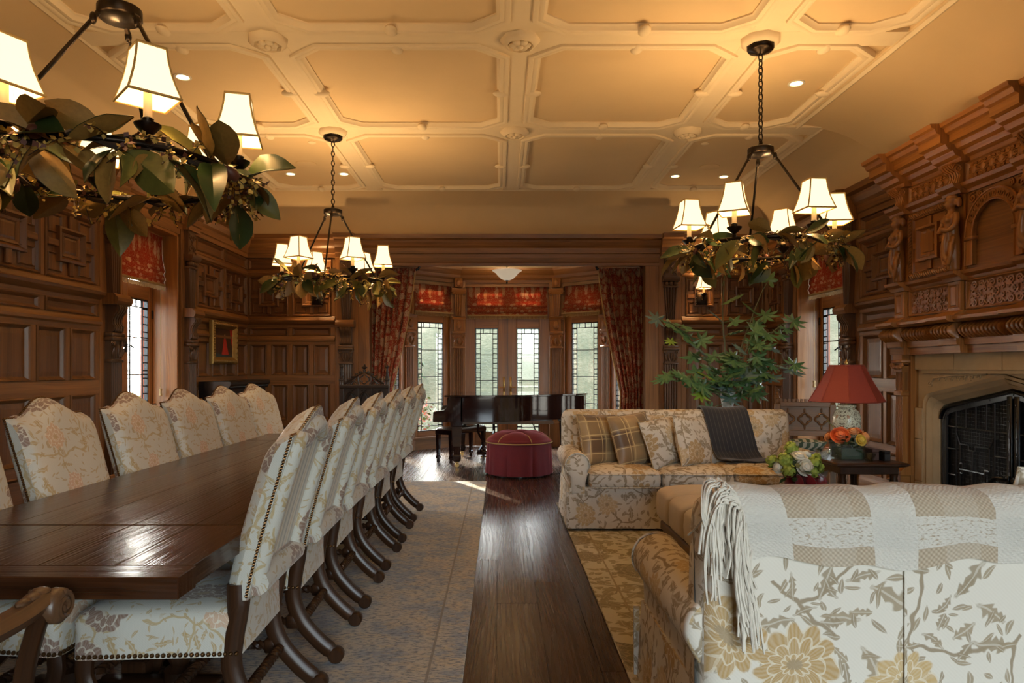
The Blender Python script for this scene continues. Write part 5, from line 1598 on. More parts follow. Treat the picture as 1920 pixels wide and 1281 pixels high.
def pillow(label, loc, w, h, T, mat, tilt, yaw, roll=0, seed=0, group=None):
    a, b = pillow_mesh('cushion', w, h, T, mat, seed=seed)
    o = put('scatter_cushion', a, None, loc); o.rotation_euler = (Matrix.Rotation(yaw, 3, 'Z') @ Matrix.Rotation(tilt, 3, 'X') @ Matrix.Rotation(roll, 3, 'Y')).to_euler()
    tag(o, label, 'cushion', group); put('piping', b, o); return o

FX, FY = 1.665, 6.16                       # far sofa centre
far = sofa('floral linen sofa facing the camera with four scatter cushions and a charcoal throw', FX, FY, pi, 2.22)
NX, NY = 1.755, 2.55
near = sofa('floral linen sofa in the foreground with its back to the camera', NX, NY, 0, 2.34)
MB().box(-.004, -.472, .06, .004, -.466, .86).build('back_seam', SOFAF, near, (-.52, 0, 0))
pillow('brown plaid scatter cushion leaning at the left arm of the far sofa', (.90, 6.15, .735), .46, .46, .085, PLAID, radians(-17), radians(34), radians(3), 1)
pillow('brown plaid scatter cushion second from the left on the far sofa', (1.185, 6.10, .74), .47, .47, .09, PLAID, radians(-17), radians(32), radians(-4), 2)
pillow('floral scatter cushion third from the left on the far sofa', (1.45, 6.06, .725), .43, .43, .085, SOFAF, radians(-18), radians(30), radians(-8), 3)
pillow('floral scatter cushion beside the charcoal throw on the far sofa', (1.70, 6.03, .735), .44, .44, .09, SOFAF, radians(-16), radians(40), radians(5), 4)
pillow('pale cushion with its corner showing above the foreground sofa back', (2.02, 2.47, .79), .46, .46, .08, SOFAF, radians(12), radians(8), radians(4), 5)
# charcoal pinstripe throw over the far sofa back
def path(P):
    L = [0]
    for a, b in zip(P, P[1:]): L.append(L[-1]+(Vector(b)-Vector(a)).length)
    return P, L
PT, PL = path([(0, 6.648, .62), (0, 6.648, .80), (0, 6.645, .90), (0, 6.62, .965), (0, 6.575, .998), (0, 6.52, .998), (0, 6.46, .975), (0, 6.42, .92), (0, 6.375, .80), (0, 6.36, .70), (0, 6.35, .60), (0, 6.28, .535), (0, 6.10, .548), (0, 6.02, .552)])
def along(v):
    d = v*PL[-1]
    for i in range(len(PL)-1):
        if d <= PL[i+1]+1e-9:
            f = (d-PL[i])/(PL[i+1]-PL[i]); return Vector(PT[i]).lerp(Vector(PT[i+1]), f)
    return Vector(PT[-1])
def th(u, v):
    p = along(v); x = 1.895+.42*u+.20*max(0, v-.30)**1.1+.01*sin(v*9)
    return (x, p.y-.012*sin(u*9+v*3)*(.3+v)-.012, p.z+.006*sin(u*7+1))
o = MB().surf(th, 24, 48, thick=.012, uvf=lambda u, v: (u*.42, v*PL[-1])).build('throw_blanket', PINST); tag(o, 'charcoal pinstripe throw draped over the back of the far sofa', 'blanket')
# bulky cream check throw over the near sofa back
NYB = NY-.465
PT2, PL2 = path([(0, NYB-.016, .785), (0, NYB-.018, .90), (0, NYB-.010, .955), (0, NYB+.02, .992), (0, NYB+.07, 1.006), (0, NYB+.13, 1.004), (0, NYB+.175, .975), (0, NYB+.20, .92), (0, NYB+.23, .80)])
def along2(v):
    d = v*PL2[-1]
    for i in range(len(PL2)-1):
        if d <= PL2[i+1]+1e-9:
            f = (d-PL2[i])/(PL2[i+1]-PL2[i]); return Vector(PT2[i]).lerp(Vector(PT2[i+1]), f)
    return Vector(PT2[-1])
X0, X1 = .755, 2.10
def th2(u, v):
    p = along2(v); x = X0+(X1-X0)*u-.045*min(1, v*2.2)*(1-u)**3
    wv = .004*sin(u*31+v*2)+.003*sin(u*17+1)+.003*sin(u*53)
    hem = (.014*sin(u*13+.6)+.007*sin(u*29)) * max(0, 1-v*4)
    return (x, p.y-(.006+wv*.6)*(1 if p.y < NYB+.05 else -.3), p.z+wv*.8+hem)
o = MB().surf(th2, 110, 46, thick=.014, uvf=lambda u, v: ((X0-.767)+(X1-X0)*u, v*PL2[-1])).build('knitted_throw', THROW)
tag(o, 'bulky cream and beige check throw with a long fringe over the foreground sofa back', 'blanket')
m = MB(); rr = random.Random(5)
for k in range(110):
    v = .02+.50*(k/109)**1.15; p = Vector(th2(0, v)); L = rr.uniform(.20, .30)
    if v > .35: L = rr.uniform(.16, .25)
    out = Vector((-rr.uniform(.0, .04) if v < .3 else -rr.uniform(.02, .10), -rr.uniform(.0, .02) if v < .45 else rr.uniform(-.05, .05), 0))
    a = p+Vector((.004, -.004, .0)); b = p+out*.7+Vector((0, -.012, .006 if v < .3 else .012)); 
    c = p+out+Vector((rr.uniform(-.012, .012), -.014 if p.y < NYB+.03 else 0, -.07)); d_ = c+Vector((rr.uniform(-.02, .02)+.02*(v < .3), -.0, -L+.07)); 
    for q in (c, d_):
        if v < .5: q.y = min(q.y, NYB-.014-rr.uniform(0, .022))
        if q.x > .615 and q.z < .95: q.y = min(q.y, NYB-.012)
    pts = bez([a, b, c, c.lerp(d_, .5)+Vector((rr.uniform(-.012, .012), -.003, 0)), d_], 4); r = rr.uniform(.0028, .0042)
    m.tube(pts, [r*(1+.18*sin(i*2.1+k)) for i in range(len(pts))], 5)
tag(m.build('fringe', YARN, o), kind='stuff')

# ------------------------------------------------------------------ ottoman with tray and bouquet
ot = thing('tufted_ottoman', 'large beige channel-tufted ottoman between the two sofas', 'ottoman', (1.88, 4.62, .0125))
OW, OD = .66, .80
MB().box(-OW+.04, -OD+.04, .10, OW-.04, OD-.04, .17, .01).build('base_rail', OAKB, ot)
for sx in (-1, 1):
    for sy in (-1, 1): MB().lathe([(.028, 0), (.034, .02), (.026, .04), (.04, .10)], (sx*(OW-.09), sy*(OD-.09), 0), 12).build('foot', OAKB, ot)
for k in range(4):
    yc = -OD+.2+.4*k; m = MB(); m.ell((0, yc, .305), (OW, .203, .150), 40, 16, .38, .22)
    m.build('padded_channel', BEIGE, ot)
trz = .472
m = MB(); t = thing('serving_tray', 'dark oval tray on the beige ottoman', 'tray', (1.98, 4.93, trz))
m.loft([[(a_*cos(i*pi/16), b_*sin(i*pi/16), z) for i in range(32)] for a_, b_, z in ((.30, .19, 0), (.33, .22, .025), (.335, .225, .028), (.325, .215, .026), (.29, .18, .006))], True, True, True); m.build('tray_dish', BLACK, t)
def petal_rose(m, c, r, up, mi, rr):
    """layered cup of petals around axis up"""
    up = Vector(up).normalized(); u = up.orthogonal().normalized(); w = up.cross(u); c = Vector(c)
    for layer, (n_, R, H, op) in enumerate(((6, 1.0, .25, .95), (6, .78, .5, .6), (5, .55, .68, .35), (4, .32, .78, .15))):
        for i in range(n_):
            a = 2*pi*i/n_+layer*.6+rr.uniform(-.1, .1)
            def fn(p, q):
                aa = a+(p-.5)*2*pi/n_*1.5; rad = r*R*(.25+.75*sin(q*pi/2)**.8)*(1+.10*sin(p*pi)); hh = r*(-.35+H*q*1.1+.12*sin(p*pi)*q-(.22*op*max(0, q-.75)*4*.25))
                return c+u*cos(aa)*rad+w*sin(aa)*rad+up*hh
            m.surf(fn, 4, 4, mi=mi)
    m.ell(c+up*r*-.05, (r*.66,)*3, 10, 8, mi=mi)
def pompon(m, c, r, mi, rr, n=60):
    c = Vector(c)
    for i in range(n):
        v = Vector((rr.gauss(0, 1), rr.gauss(0, 1), rr.gauss(0, 1))).normalized(); p = c+v*r*rr.uniform(.8, 1.02); s = r*.30
        a = v.orthogonal().normalized(); b = v.cross(a); k = rr.uniform(0, 6)
        a, b = a*cos(k)+b*sin(k), b*cos(k)-a*sin(k)
        m.add([p+a*s+v*s*.2, p+b*s, p-a*s+v*s*.2, p-b*s, p+v*s*.0], [(0, 1, 4), (1, 2, 4), (2, 3, 4), (3, 0, 4)], mi=mi)
WROSE = plain('white_rose', (.74, .72, .62), .6); HYDR = plain('green_hydrangea', (.30, .38, .06), .65, nscale=18, namp=.35)
OROSE = plain('orange_rose', (.66, .15, .045), .6, nscale=14, namp=.25); PEACH = plain('peach_rose', (.66, .30, .12), .6, nscale=14, namp=.2); YROSE = plain('yellow_rose', (.72, .50, .08), .6)
DKLF = plain('bouquet_leaf', (.03, .06, .02), .5, nscale=12, namp=.4); RIBB = plain('red_satin_ribbon', (.16, .005, .012), .22, Sheen_Weight=.3)
rr = random.Random(9)
def flower(parent, name, kind, c, r, up, mat):
    m = MB()
    if kind == 'rose': petal_rose(m, (0, 0, 0), r, up, 0, rr)
    else: m.ell((0, 0, 0), (r*.8,)*3, 8, 6); pompon(m, (0, 0, 0), r, 0, rr)
    return m.build(name, mat, parent, c, fix=False)
bq = thing('flower_bouquet', 'white and green bouquet tied with a red ribbon on the ottoman tray', 'flowers', (2.13, 4.93, trz+.008))
MB().lathe([(.055, 0), (.065, .02), (.075, .08), (.085, .13), (.07, .13), (0, .05)], n=18).build('vase', RIBB, bq)
rib = MB()
for k in range(7):
    a = -1.9+k*.52; d = Vector((cos(a), sin(a), 0)); q = [d*.07+Vector((0, 0, .07)), d*.13+Vector((0, 0, .125)), d*.165+Vector((.02, 0, .085)), d*.12+Vector((0, 0, .045)), d*.07+Vector((0, 0, .06))]
    rib.tube(bez(q, 4), .034, 6, flat=.22, up=(0, 0, 1))
tag(rib.build('ribbon_bow', RIBB, bq), kind='stuff')
for c, r, up in (((0.02, -.12, .20), .062, (.05, -1, .35)), ((.0, -.06, .265), .060, (0, -.6, 1)), ((-.14, -.05, .19), .045, (-.8, -.6, .3)), ((.10, .05, .26), .05, (.4, .2, 1))): flower(bq, 'white_rose', 'rose', c, r, up, WROSE)
for c, r in (((-.10, -.06, .24), .055), ((-.09, -.10, .175), .05), ((.10, -.08, .22), .052), ((.15, -.03, .185), .045), ((-.02, .02, .315), .05), ((.08, -.11, .165), .042), ((-.15, .03, .22), .05), ((.16, .03, .24), .045)): flower(bq, 'green_hydrangea', 'pom', c, r, None, HYDR)
m = MB()
for k in range(40):
    a = rr.uniform(0, 2*pi); q = Vector((cos(a)*.10, sin(a)*.10, rr.uniform(.12, .24))); v = Vector((cos(a), sin(a), rr.uniform(-.6, .6))).normalized(); w_ = v.cross(Vector((0, 0, 1)))*.022
    m.add([q, q+v*.05+w_, q+v*.10, q+v*.05-w_], [(0, 1, 2, 3)])
m.ell((0, 0, .19), (.12, .11, .09), 12, 8)
tag(m.build('greenery', DKLF, bq, fix=False), kind='stuff')

# ------------------------------------------------------------------ end table, lamp, flowers, boxes
et = thing('end_table', 'dark walnut end table with turned legs at the right arm of the far sofa', 'table', (2.70, 5.30, .0))
m = MB(); q = lambda a, b, z: [(-a, -b, z), (a, -b, z), (a, b, z), (-a, b, z)]
m.loft([q(.235, .33, .655), q(.245, .345, .66), q(.262, .36, .668), q(.262, .36, .682), q(.252, .35, .688)], True, True, False, grain=0); m.build('table_top', WALNUT, et)
MB().box(-.215, -.31, .60, .215, .31, .656, .004).build('apron', WALNUT, et)
for sx in (-1, 1):
    for sy in (-1, 1): MB().lathe([(.018, 0), (.024, .03), (.018, .06), (.020, .30), (.024, .50), (.032, .54), (.024, .57), (.030, .60)], (sx*.19, sy*.285, 0), 12).build('leg', WALNUT, et)
MB().box(-.19, -.285, .16, .19, .285, .185, .004).build('lower_shelf', WALNUT, et)
LZ = .689
CERA = floral('painted_ceramic', (.70, .65, .48), ((.30, .05, .02), (.34, .10, .02), (.25, .04, .03)), ((.07, .03, .02), (.10, .05, .03)), (.10, .04, .02), 16, .35, .15, 10, .22, petals=8, fsize=.3, stems=False)
tl = thing('table_lamp', 'cream painted ceramic table lamp with a red pleated octagonal shade', 'lamp', (2.775, 5.47, LZ))
MB().lathe([(.085, 0), (.09, .012), (.07, .02), (.075, .05), (.095, .15), (.105, .24), (.103, .30), (.088, .345), (.062, .365), (.060, .372), (.070, .380), (.070, .395), (.05, .40), (0, .40)], n=32).build('ceramic_vase', CERA, tl)
MB().tube([(0, 0, .39), (0, 0, .72)], .008, 8).lathe([(0, .715), (.014, .72), (.018, .735), (.008, .75), (0, .765)], n=10).build('stem', BRASS, tl)
m = MB(); R8 = lambda r, z: [(r*cos(i*pi/4+pi/8), r*sin(i*pi/4+pi/8), z) for i in range(8)]
m.loft([R8(.275, .425), R8(.235, .495), R8(.185, .585), (R8(.125, .71)), R8(.122, .71), R8(.182, .585), R8(.232, .495), R8(.271, .427), R8(.275, .425)], True, False, False); sh = m.build('lamp_shade', REDSH, tl)
m = MB()
m.tube(R8(.276, .425), .006, 5, closed=True, smooth=False); m.tube(R8(.124, .71), .006, 5, closed=True, smooth=False)
for i in range(8):
    a = i*pi/4+pi/8; m.tube([(r*cos(a), r*sin(a), z) for r, z in ((.276, .425), (.236, .495), (.186, .585), (.125, .71))], .004, 5)
m.build('shade_trim', REDSH, sh)
m = MB()
for i in range(3):
    a = i*2*pi/3; m.tube([(0, 0, .70), (.123*cos(a), .123*sin(a), .705)], .003, 5)
m.build('shade_ring', BRASS, tl)
fb = thing('flower_bowl', 'orange and peach roses in a square glass bowl on the end table', 'flowers', (2.625, 5.17, LZ))
m = MB(); q = lambda a, z: [(-a, -a, z), (a, -a, z), (a, a, z), (-a, a, z)]
m.loft([q(.085, 0), q(.095, .14), q(.09, .14), q(.082, .008)], True, True, False); m.build('glass_bowl', CLEAR, fb)
m = MB()
for k in range(60):
    a = rr.uniform(0, 2*pi); r0 = rr.uniform(.0, .06); m.tube([(r0*cos(a), r0*sin(a), .012), (r0*cos(a+1)*.9, r0*sin(a+1)*.9, .16)], .004, 4)
m.box(-.078, -.078, .01, .078, .078, .09)
for k in range(40):
    a = rr.uniform(0, 2*pi); q_ = Vector((cos(a)*.07, sin(a)*.07, rr.uniform(.08, .18))); v = Vector((cos(a), sin(a), rr.uniform(-.4, .5))).normalized(); w_ = v.cross(Vector((0, 0, 1)))*.02
    m.add([q_, q_+v*.04+w_, q_+v*.085, q_+v*.04-w_], [(0, 1, 2, 3)])
tag(m.build('stems', DKLF, fb, fix=False), kind='stuff')
for nm, mt, c, r, up in (('orange_rose', OROSE, (-.075, -.05, .185), .066, (-.3, -.8, .6)), ('orange_rose', OROSE, (-.02, .05, .21), .05, (0, .1, 1)), ('peach_rose', PEACH, (.02, -.05, .215), .042, (0, -.5, 1)), ('peach_rose', PEACH, (.115, -.03, .17), .055, (.7, -.5, .4)), ('yellow_rose', YROSE, (.055, -.10, .155), .042, (.2, -1, .3)), ('orange_rose', OROSE, (.075, .0, .215), .04, (.3, 0, 1)), ('peach_rose', PEACH, (-.12, .04, .17), .04, (-1, 0, .4))):
    flower(fb, nm, 'rose', c, r, up, mt)
m = MB(); m.surf(lambda u, v: (-.05-.10*v+.03*(u-.5)*sin(v*pi), .02+.04*(u-.5)*sin(v*pi), .19+.12*v), 4, 6, thick=.002); m.build('bud_leaf', LEAFY, fb)
for i, (x, y, mt, s_) in enumerate(((2.47, 5.22, CLEAR, 1.0), (2.735, 5.06, CLEAR, .85))):
    o = MB().lathe([(.030, 0), (.045, .03), (.055, .07), (.052, .07), (.042, .032), (.0, .006)], n=18).build('glass_votive', mt, None, (x, y, LZ)); o.scale = (s_,)*3
    tag(o, 'small clear glass votive left of the orange rose bowl' if i == 0 else 'small clear glass votive right of the orange rose bowl', 'glass')
LEATH = plain('dark_leather', (.06, .022, .014), .45)
for i, (x, y, mt, w, h) in enumerate(((2.80, 5.16, LEATH, .05, .085), (2.865, 5.12, BLACK, .045, .075))):
    t = thing('desk_box', ('brown leather box on the end table beside the flowers', 'black box at the right edge of the end table')[i], 'box', (x, y, LZ))
    MB().box(-w/2, -.07, 0, w/2, .07, h*.72, .003).build('box_base', mt, t); MB().box(-w/2-.001, -.071, h*.73, w/2+.001, .071, h, .003).build('box_lid', mt, t)
# ------------------------------------------------------------------ gothic chairs
def quatrefoil(m, cx, cz, r, d0, d1, tr=.010):
    P = []
    for k in range(4):
        a0 = k*pi/2
        for j in range(7):
            a = a0-pi*.62+j/6*pi*1.24; P.append((cx+cos(a0)*r*.5+cos(a)*r*.5, (d0+d1)/2, cz+sin(a0)*r*.5+sin(a)*r*.5))
    m.tube(P, tr, 5, closed=True)
def pinnacle(m, x, y, z, h, r):
    m.box(x-r, y-r, z, x+r, y+r, z+h*.35, .004); m.box(x-r*1.25, y-r*1.25, z+h*.33, x+r*1.25, y+r*1.25, z+h*.38, .003)
    m.lathe([(r*1.1, z+h*.38), (r*.75, z+h*.5), (r*.55, z+h*.72), (r*.35, z+h*.8), (r*.8, z+h*.86), (r*.9, z+h*.9), (r*.4, z+h*.95), (0, z+h)], (x, y, 0), 8)
    for k in range(4):
        a = k*pi/2+pi/4
        for t_ in (.5, .64): m.ell((x+cos(a)*r*.85, y+sin(a)*r*.85, z+h*t_), (r*.3, r*.3, r*.3), 5, 4)
gc = thing('gothic_chair', 'tall dark gothic hall chair with pierced crest standing by the far wall', 'chair', (-1.86, 9.35, 0))
W = .31
for s in (-1, 1):
    m = MB(); m.box(s*W-.028, -.028, 0, s*W+.028, .028, 1.10, .005); o = m.build('back_post', GOTHW, gc)
    m = MB(); pinnacle(m, s*W, 0, 1.10, .33, .028); m.build('pinnacle', GOTHW, o)
    m = MB(); m.box(s*W-.025, -.50, 0, s*W+.025, -.45, .43, .005); m.build('front_leg', GOTHW, gc)
MB().box(-W-.03, -.52, .43, W+.03, .02, .48, .008).build('seat', GOTHW, gc)
MB().box(-W, -.49, .33, W, -.46, .43, .004).box(-W, -.02, .30, W, .02, .43).build('seat_rail', GOTHW, gc)
MB().box(-W-.03, -.035, 1.105, W+.03, .035, 1.15, .006).build('crest_rail', GOTHW, gc)
m = MB(); m.box(-W, .005, .60, W, .02, 1.105); m.box(-W, -.03, .56, W, .03, .61, .005); m.box(-W, -.03, .82, W, .03, .85, .004) if 0 else None
m.build('back_board', GOTHW, gc)
m = MB()
for k in range(3):
    x0 = -W+.03+k*(2*W-.06)/3; w = (2*W-.06)/3; cx = x0+w/2
    m.box(x0-.008, -.02, .61, x0+.008, .006, 1.10)
    for q in (0, 1):
        for s in (-1, 1):
            m.tube([(cx+s*(-w/2+ (w)*(i/10)**1.0*.5*1.0), -.008, .80+.27*sqrt(max(0, 1-(1-i/10)**2))*.9) for i in range(11)], .009, 5)
            m.tube([(cx+s*(w/2-w*.75*(i/8)), -.008, .82+.26*sin(i/8*pi/2)) for i in range(9)], .007, 5)
    m.box(cx-.006, -.014, .61, cx+.006, .006, .82)
    quatrefoil(m, cx, .72, .045, -.01, .0, .006)
m.box(W-.008, -.02, .61, W+.008, .006, 1.10)
m.build('tracery', GOTHW, gc)
m = MB()
rise = lambda u: 1.15+.03+.15*(1-abs(u))**.8 if abs(u) > .0 else 1.33
pts = [(u*.27, 0, 1.16+.16*(1-abs(u)**1.25)) for u in [-1+i/10 for i in range(21)]]
m.tube(pts, .016, 6)
for i in range(2, 19, 2): m.ell((pts[i][0], 0, pts[i][2]+.022), (.022, .016, .020), 6, 5)
quatrefoil(m, 0, 1.225, .065, -.005, .005, .010)
for s in (-1, 1):
    m.tube([(s*(.07+.0), 0, 1.15), (s*.09, 0, 1.22), (s*.08, 0, 1.29)], .009, 5); m.tube([(s*.09, 0, 1.155), (s*.15, 0, 1.23), (s*.19, 0, 1.20), (s*.24, 0, 1.155)], .009, 5)
    m.tube([(s*.12, 0, 1.155), (s*.16, 0, 1.20), (s*.20, 0, 1.155)], .008, 5); m.tube([(s*.11, 0, 1.26), (s*.14, 0, 1.20), (s*.18, 0, 1.155)], .008, 5)
m.lathe([(.02, 1.31), (.012, 1.36), (.03, 1.375), (.034, 1.39), (.012, 1.405), (.018, 1.42), (0, 1.44)], n=8)
for k in range(4): m.ell((.028*cos(k*pi/2), .02*sin(k*pi/2), 1.385), (.014, .014, .014), 6, 4)
m.build('pierced_crest', GOTHW, gc)
# light oak gothic armchair by the right window
ga = thing('gothic_armchair', 'light oak gothic armchair with quatrefoil back beside the red table lamp', 'chair', (3.22, 7.22, 0), radians(-14))
W = .27
for s in (-1, 1):
    m = MB(); m.box(s*W-.03, -.03, 0, s*W+.03, .03, 1.0, .005); o = m.build('back_post', GOTHL, ga)
    m = MB(); pinnacle(m, s*W, 0, 1.0, .16, .024); m.build('pinnacle', GOTHL, o)
    MB().box(s*W-.027, -.52, 0, s*W+.027, -.47, .66, .005).build('front_post', GOTHL, ga)
    m = MB(); m.box(s*W-.035, -.55, .66, s*W+.035, .0, .70, .01); m.build('arm', GOTHL, ga)
MB().box(-W-.02, -.53, .38, W+.02, .02, .43, .008).build('seat', GOTHL, ga)
MB().box(-W, -.02, .97, W, .025, 1.02, .004).box(-W, -.02, .66, W, .025, .72, .004).box(-W, -.02, .43, W, .02, .47).build('back_rail', GOTHL, ga)
m = MB()
for k in range(13): m.box(-W+.02+k*.0415, -.024, 1.02, -W+.045+k*.0415, .024, 1.05)
m.build('crenellation', GOTHL, ga)
m = MB(); m.box(-W, .008, .72, W, .018, .97)
for k in range(3):
    cx = -.165+.165*k; quatrefoil(m, cx, .84, .062, -.012, .0, .011)
    m.ell((cx, -.004, .925), (.010, .01, .03), 6, 5); m.ell((cx, -.004, .755), (.010, .01, .03), 6, 5)
m.build('quatrefoil_panel', GOTHL, ga)
m = MB()
def mat_weave():
    t = NT('green_wave_cloth'); x, y, _ = t.xyz(t.uv())
    w = t.math('SINE', x*90.0+t.math('SINE', y*60.0)*2.0); c = t.mix((w.gt(.1)), (.10, .15, .10), (.56, .55, .45)); return t.done(t.bsdf(c, .8))
GREENW = mat_weave()
pillow('green and cream wave patterned cushion on the light oak armchair seat', (3.04, 6.93, .56), .44, .36, .08, GREENW, radians(62), radians(-14), 0, 7)

# ------------------------------------------------------------------ dark cabinet and painting on the left wall
kb = thing('carved_cabinet', 'black carved cabinet against the left wall below the small painting', 'cabinet', (XL+.055, 9.20, 0))
w2 = .70
m = MB(); m.box(0, -w2, .06, .34, w2, 1.10); m.build('carcass', EBON, kb)
m = MB(); m.prism([(0, 1.10), (.36, 1.10), (.37, 1.13), (.385, 1.15), (.40, 1.17), (.40, 1.195), (.385, 1.21), (0, 1.21)], 1, -w2-.03, w2+.03); m.build('cabinet_top', EBON, kb)
m = MB(); n_ = 44
for i in range(n_): m.ell((.372, -w2+(i+.5)*2*w2/n_, 1.135), (.016, .017, .02), 6, 5)
tag(m.build('bead_moulding', EBON, kb), kind='stuff')
MB().box(0, -w2-.02, 0, .36, w2+.02, .08, .01).build('plinth', EBON, kb)
for s in (-1, 1):
    m = MB(); q = lambda i, d: [(.34+d, s*w2/2-w2/2+.05+i, .16+i), (.34+d, s*w2/2+w2/2-.05-i, .16+i), (.34+d, s*w2/2+w2/2-.05-i, 1.04-i), (.34+d, s*w2/2-w2/2+.05+i, 1.04-i)]
    m.loft([q(0, 0), q(0, .02), q(.03, .026), (q(.05, .010)), q(.16, .010), q(.19, .03)], True, True, False); d_ = m.build('cabinet_door', EBON, kb)
    MB().ell((.375, s*.06, .62), (.016, .014, .014), 8, 6).build('knob', BRASS, d_)
pt = thing('framed_painting', 'small gilt framed oil painting of a person in a red gown on the left wall', 'painting', (XL+.045, 9.22, 1.715), 0)
m = MB(); q = lambda i, d: [(d, -.42+i, -.285+i), (d, .42-i, -.285+i), (d, .42-i, .285-i), (d, -.42+i, .285-i)]
m.loft([q(0, .0), q(0, .045), q(.012, .06), q(.03, .05), q(.05, .065), q(.075, .045), q(.095, .02), q(.10, .006)], True, True, False)
for k in range(22):
    for z in (-.245, .245): m.ell((.055, -.38+k*.036, z), (.016, .02, .018+.008*(k % 2)), 6, 4)
for k in range(14):
    for y in (-.38, .38): m.ell((.055, y, -.23+k*.035), (.016, .018+.008*(k % 2), .02), 6, 4)
m.build('gilt_frame', GILT, pt)
PA = plain('oil_brown', (.045, .018, .010), .35, nscale=6, namp=.6); PB = plain('oil_red', (.42, .022, .012), .4, nscale=12, namp=.3); PC_ = plain('oil_flesh', (.42, .24, .13), .4); PD = plain('oil_teal', (.03, .055, .06), .4, nscale=10, namp=.5)
o = MB().box(.004, -.33, -.20, .012, .33, .20).build('canvas', PA, pt)
for nm, mt, P in (('painted_gown', PB, [(.02, .06), (.09, .06), (.13, -.04), (.19, -.15), (-.05, -.16), (.0, -.04)]), ('painted_head', PC_, [(.035, .065), (.075, .065), (.08, .10), (.055, .125), (.03, .10)]), ('painted_carpet', PD, [(-.32, -.14), (.32, -.17), (.32, -.195), (-.32, -.195)]), ('painted_curtain', PB, [(.22, .19), (.32, .19), (.32, -.05), (.28, 0)])):
    MB().prism(P, 0, .0122, .0132).build(nm, mt, o)
# ------------------------------------------------------------------ wall sconces
for x, lab in ((2.99, 'lit wall sconce with a parchment shade on the far wall by the tall plant'), (-2.72, 'wall sconce on the far wall half hidden behind the far chandelier garland')):
    t = thing('wall_sconce', lab, 'sconce', (x, YF-.05, 2.42))
    m = MB(); m.box(-.075, -.02, -.10, .075, .012, .085, .006)
    for k in range(7):
        for s in (-1, 1): m.ell((s*.078, -.006, -.09+k*.028), (.010, .010, .014), 6, 4)
    m.build('back_plate', BRONZE, t)
    MB().tube(bez([(0, -.02, -.02), (0, -.08, -.05), (0, -.11, -.01), (0, -.11, .02)], 5), .010, 6).build('arm', BRONZE, t)
    lamp_holder(t, (0, -.115, .02), .2, sc=.88)
    MB().surf(lambda u, v: (-.07+.09*u, -.10-.03*sin(u*pi), .05+.03*u-.04*v*sin(u*pi)), 6, 4, thick=.004).build('shell_ornament', WHITE, t)
# ------------------------------------------------------------------ bay pendant bowl
t = thing('ceiling_bowl_light', 'pale alabaster bowl light hanging in the bay', 'lamp', (.11, 11.05, ZB))
MB().lathe([(0, -.04), (.05, -.035), (.07, -.01), (.07, 0), (0, 0)], n=20).tube([(0, 0, -.03), (0, 0, -.12)], .010, 8).build('stem', BRONZE, t)
MB().lathe([(0, -.325), (.05, -.32), (.10, -.295), (.15, -.25), (.19, -.20), (.235, -.175), (.24, -.165), (.225, -.165), (.18, -.185), (.14, -.235), (0, -.30)], n=32).build('glass_bowl', BOWLM, t)
d = bpy.data.lights.new('bowl_lamp', 'POINT'); d.energy = 42; d.color = (1, .75, .42); d.shadow_soft_size = .05; put('bowl_lamp', d, t, (0, 0, -.20))
MB().lathe([(0, -.385), (.012, -.375), (.016, -.355), (.008, -.34), (.03, -.325), (0, -.318)], n=12).tube([(0, 0, -.33), (0, 0, -.10)], .006, 6).build('finial', BRONZE, t)
# ------------------------------------------------------------------ bay curtains
def curtain(x_in, x_out, x_in2, x_out2, label):
    """x_in is the edge towards the bay's middle at the top, x_in2 lower down where it is drawn in"""
    t = thing('curtain', label, 'curtain', ((x_in+x_out)/2, YF+.32, 0), 0, None)
    cx = t.location.x
    def fn(u, v):
        z = 2.90-2.86*v
        k = min(1, v/.66); e = k**1.25
        a = x_in+(x_in2-x_in)*e; b = x_out+(x_out2-x_out)*e
        if v > .66: w_ = (v-.66)/.34; a += (x_in-x_in2)*.10*w_
        x = b+(a-b)*u
        amp = .035+.02*sin(v*3); ph = u*2*pi*7.5
        y = amp*sin(ph+.6*sin(v*5+u*3))+.012*sin(ph*2.3)
        if v < .035: y = .03*sin(ph*1.6); 
        return (x-cx+.01*sin(ph+1), y, z)
    MB().surf(fn, 120, 50, thick=.008, uvf=lambda u, v: (u*1.5, v*2.86)).build('cloth', CURTF, t)
    m = MB(); m.tube([(fn(1, v)[0], fn(1, v)[1]-.006, fn(1, v)[2]) for v in [i/40 for i in range(41)]], .012, 6); m.build('edge_braid', GOLDT, t)
    m = MB()
    for k in range(26): x = x_out-cx+(x_in-x_out)*(k+.5)/26; m.ell((x, .0, 2.895), (.018, .03, .028), 6, 5)
    tag(m.build('gathered_heading', CURTF, t), kind='stuff')
    return t
curtain(-1.30, -2.02, -1.66, -2.02, 'red floral drape gathered on the left of the bay opening')
curtain(1.52, 2.24, 1.86, 2.22, 'red floral drape gathered on the right of the bay opening')
for s, x0, x1, lab in ((-1, -2.08, -1.25, 'dark iron curtain pole above the left red drape'), (1, 1.48, 2.30, 'dark iron curtain pole above the right red drape')):
    t = thing('curtain_pole', lab, 'curtain pole', ((x0+x1)/2, YF+.32, 2.94)); c = (x0+x1)/2
    MB().tube([(x0-c, 0, -.045), (x1-c, 0, -.045)], .014, 8).build('rod', IRON, t)
    e = (x1 if s < 0 else x0)-c
    MB().tube(bez([(e, 0, .16), (e, 0, .05), (e-s*.0, -.0, -.01), (e+s*.05, 0, -.05), (e+s*.10, 0, -.045)], 4), .018, 8).build('end_hook', IRON, t)
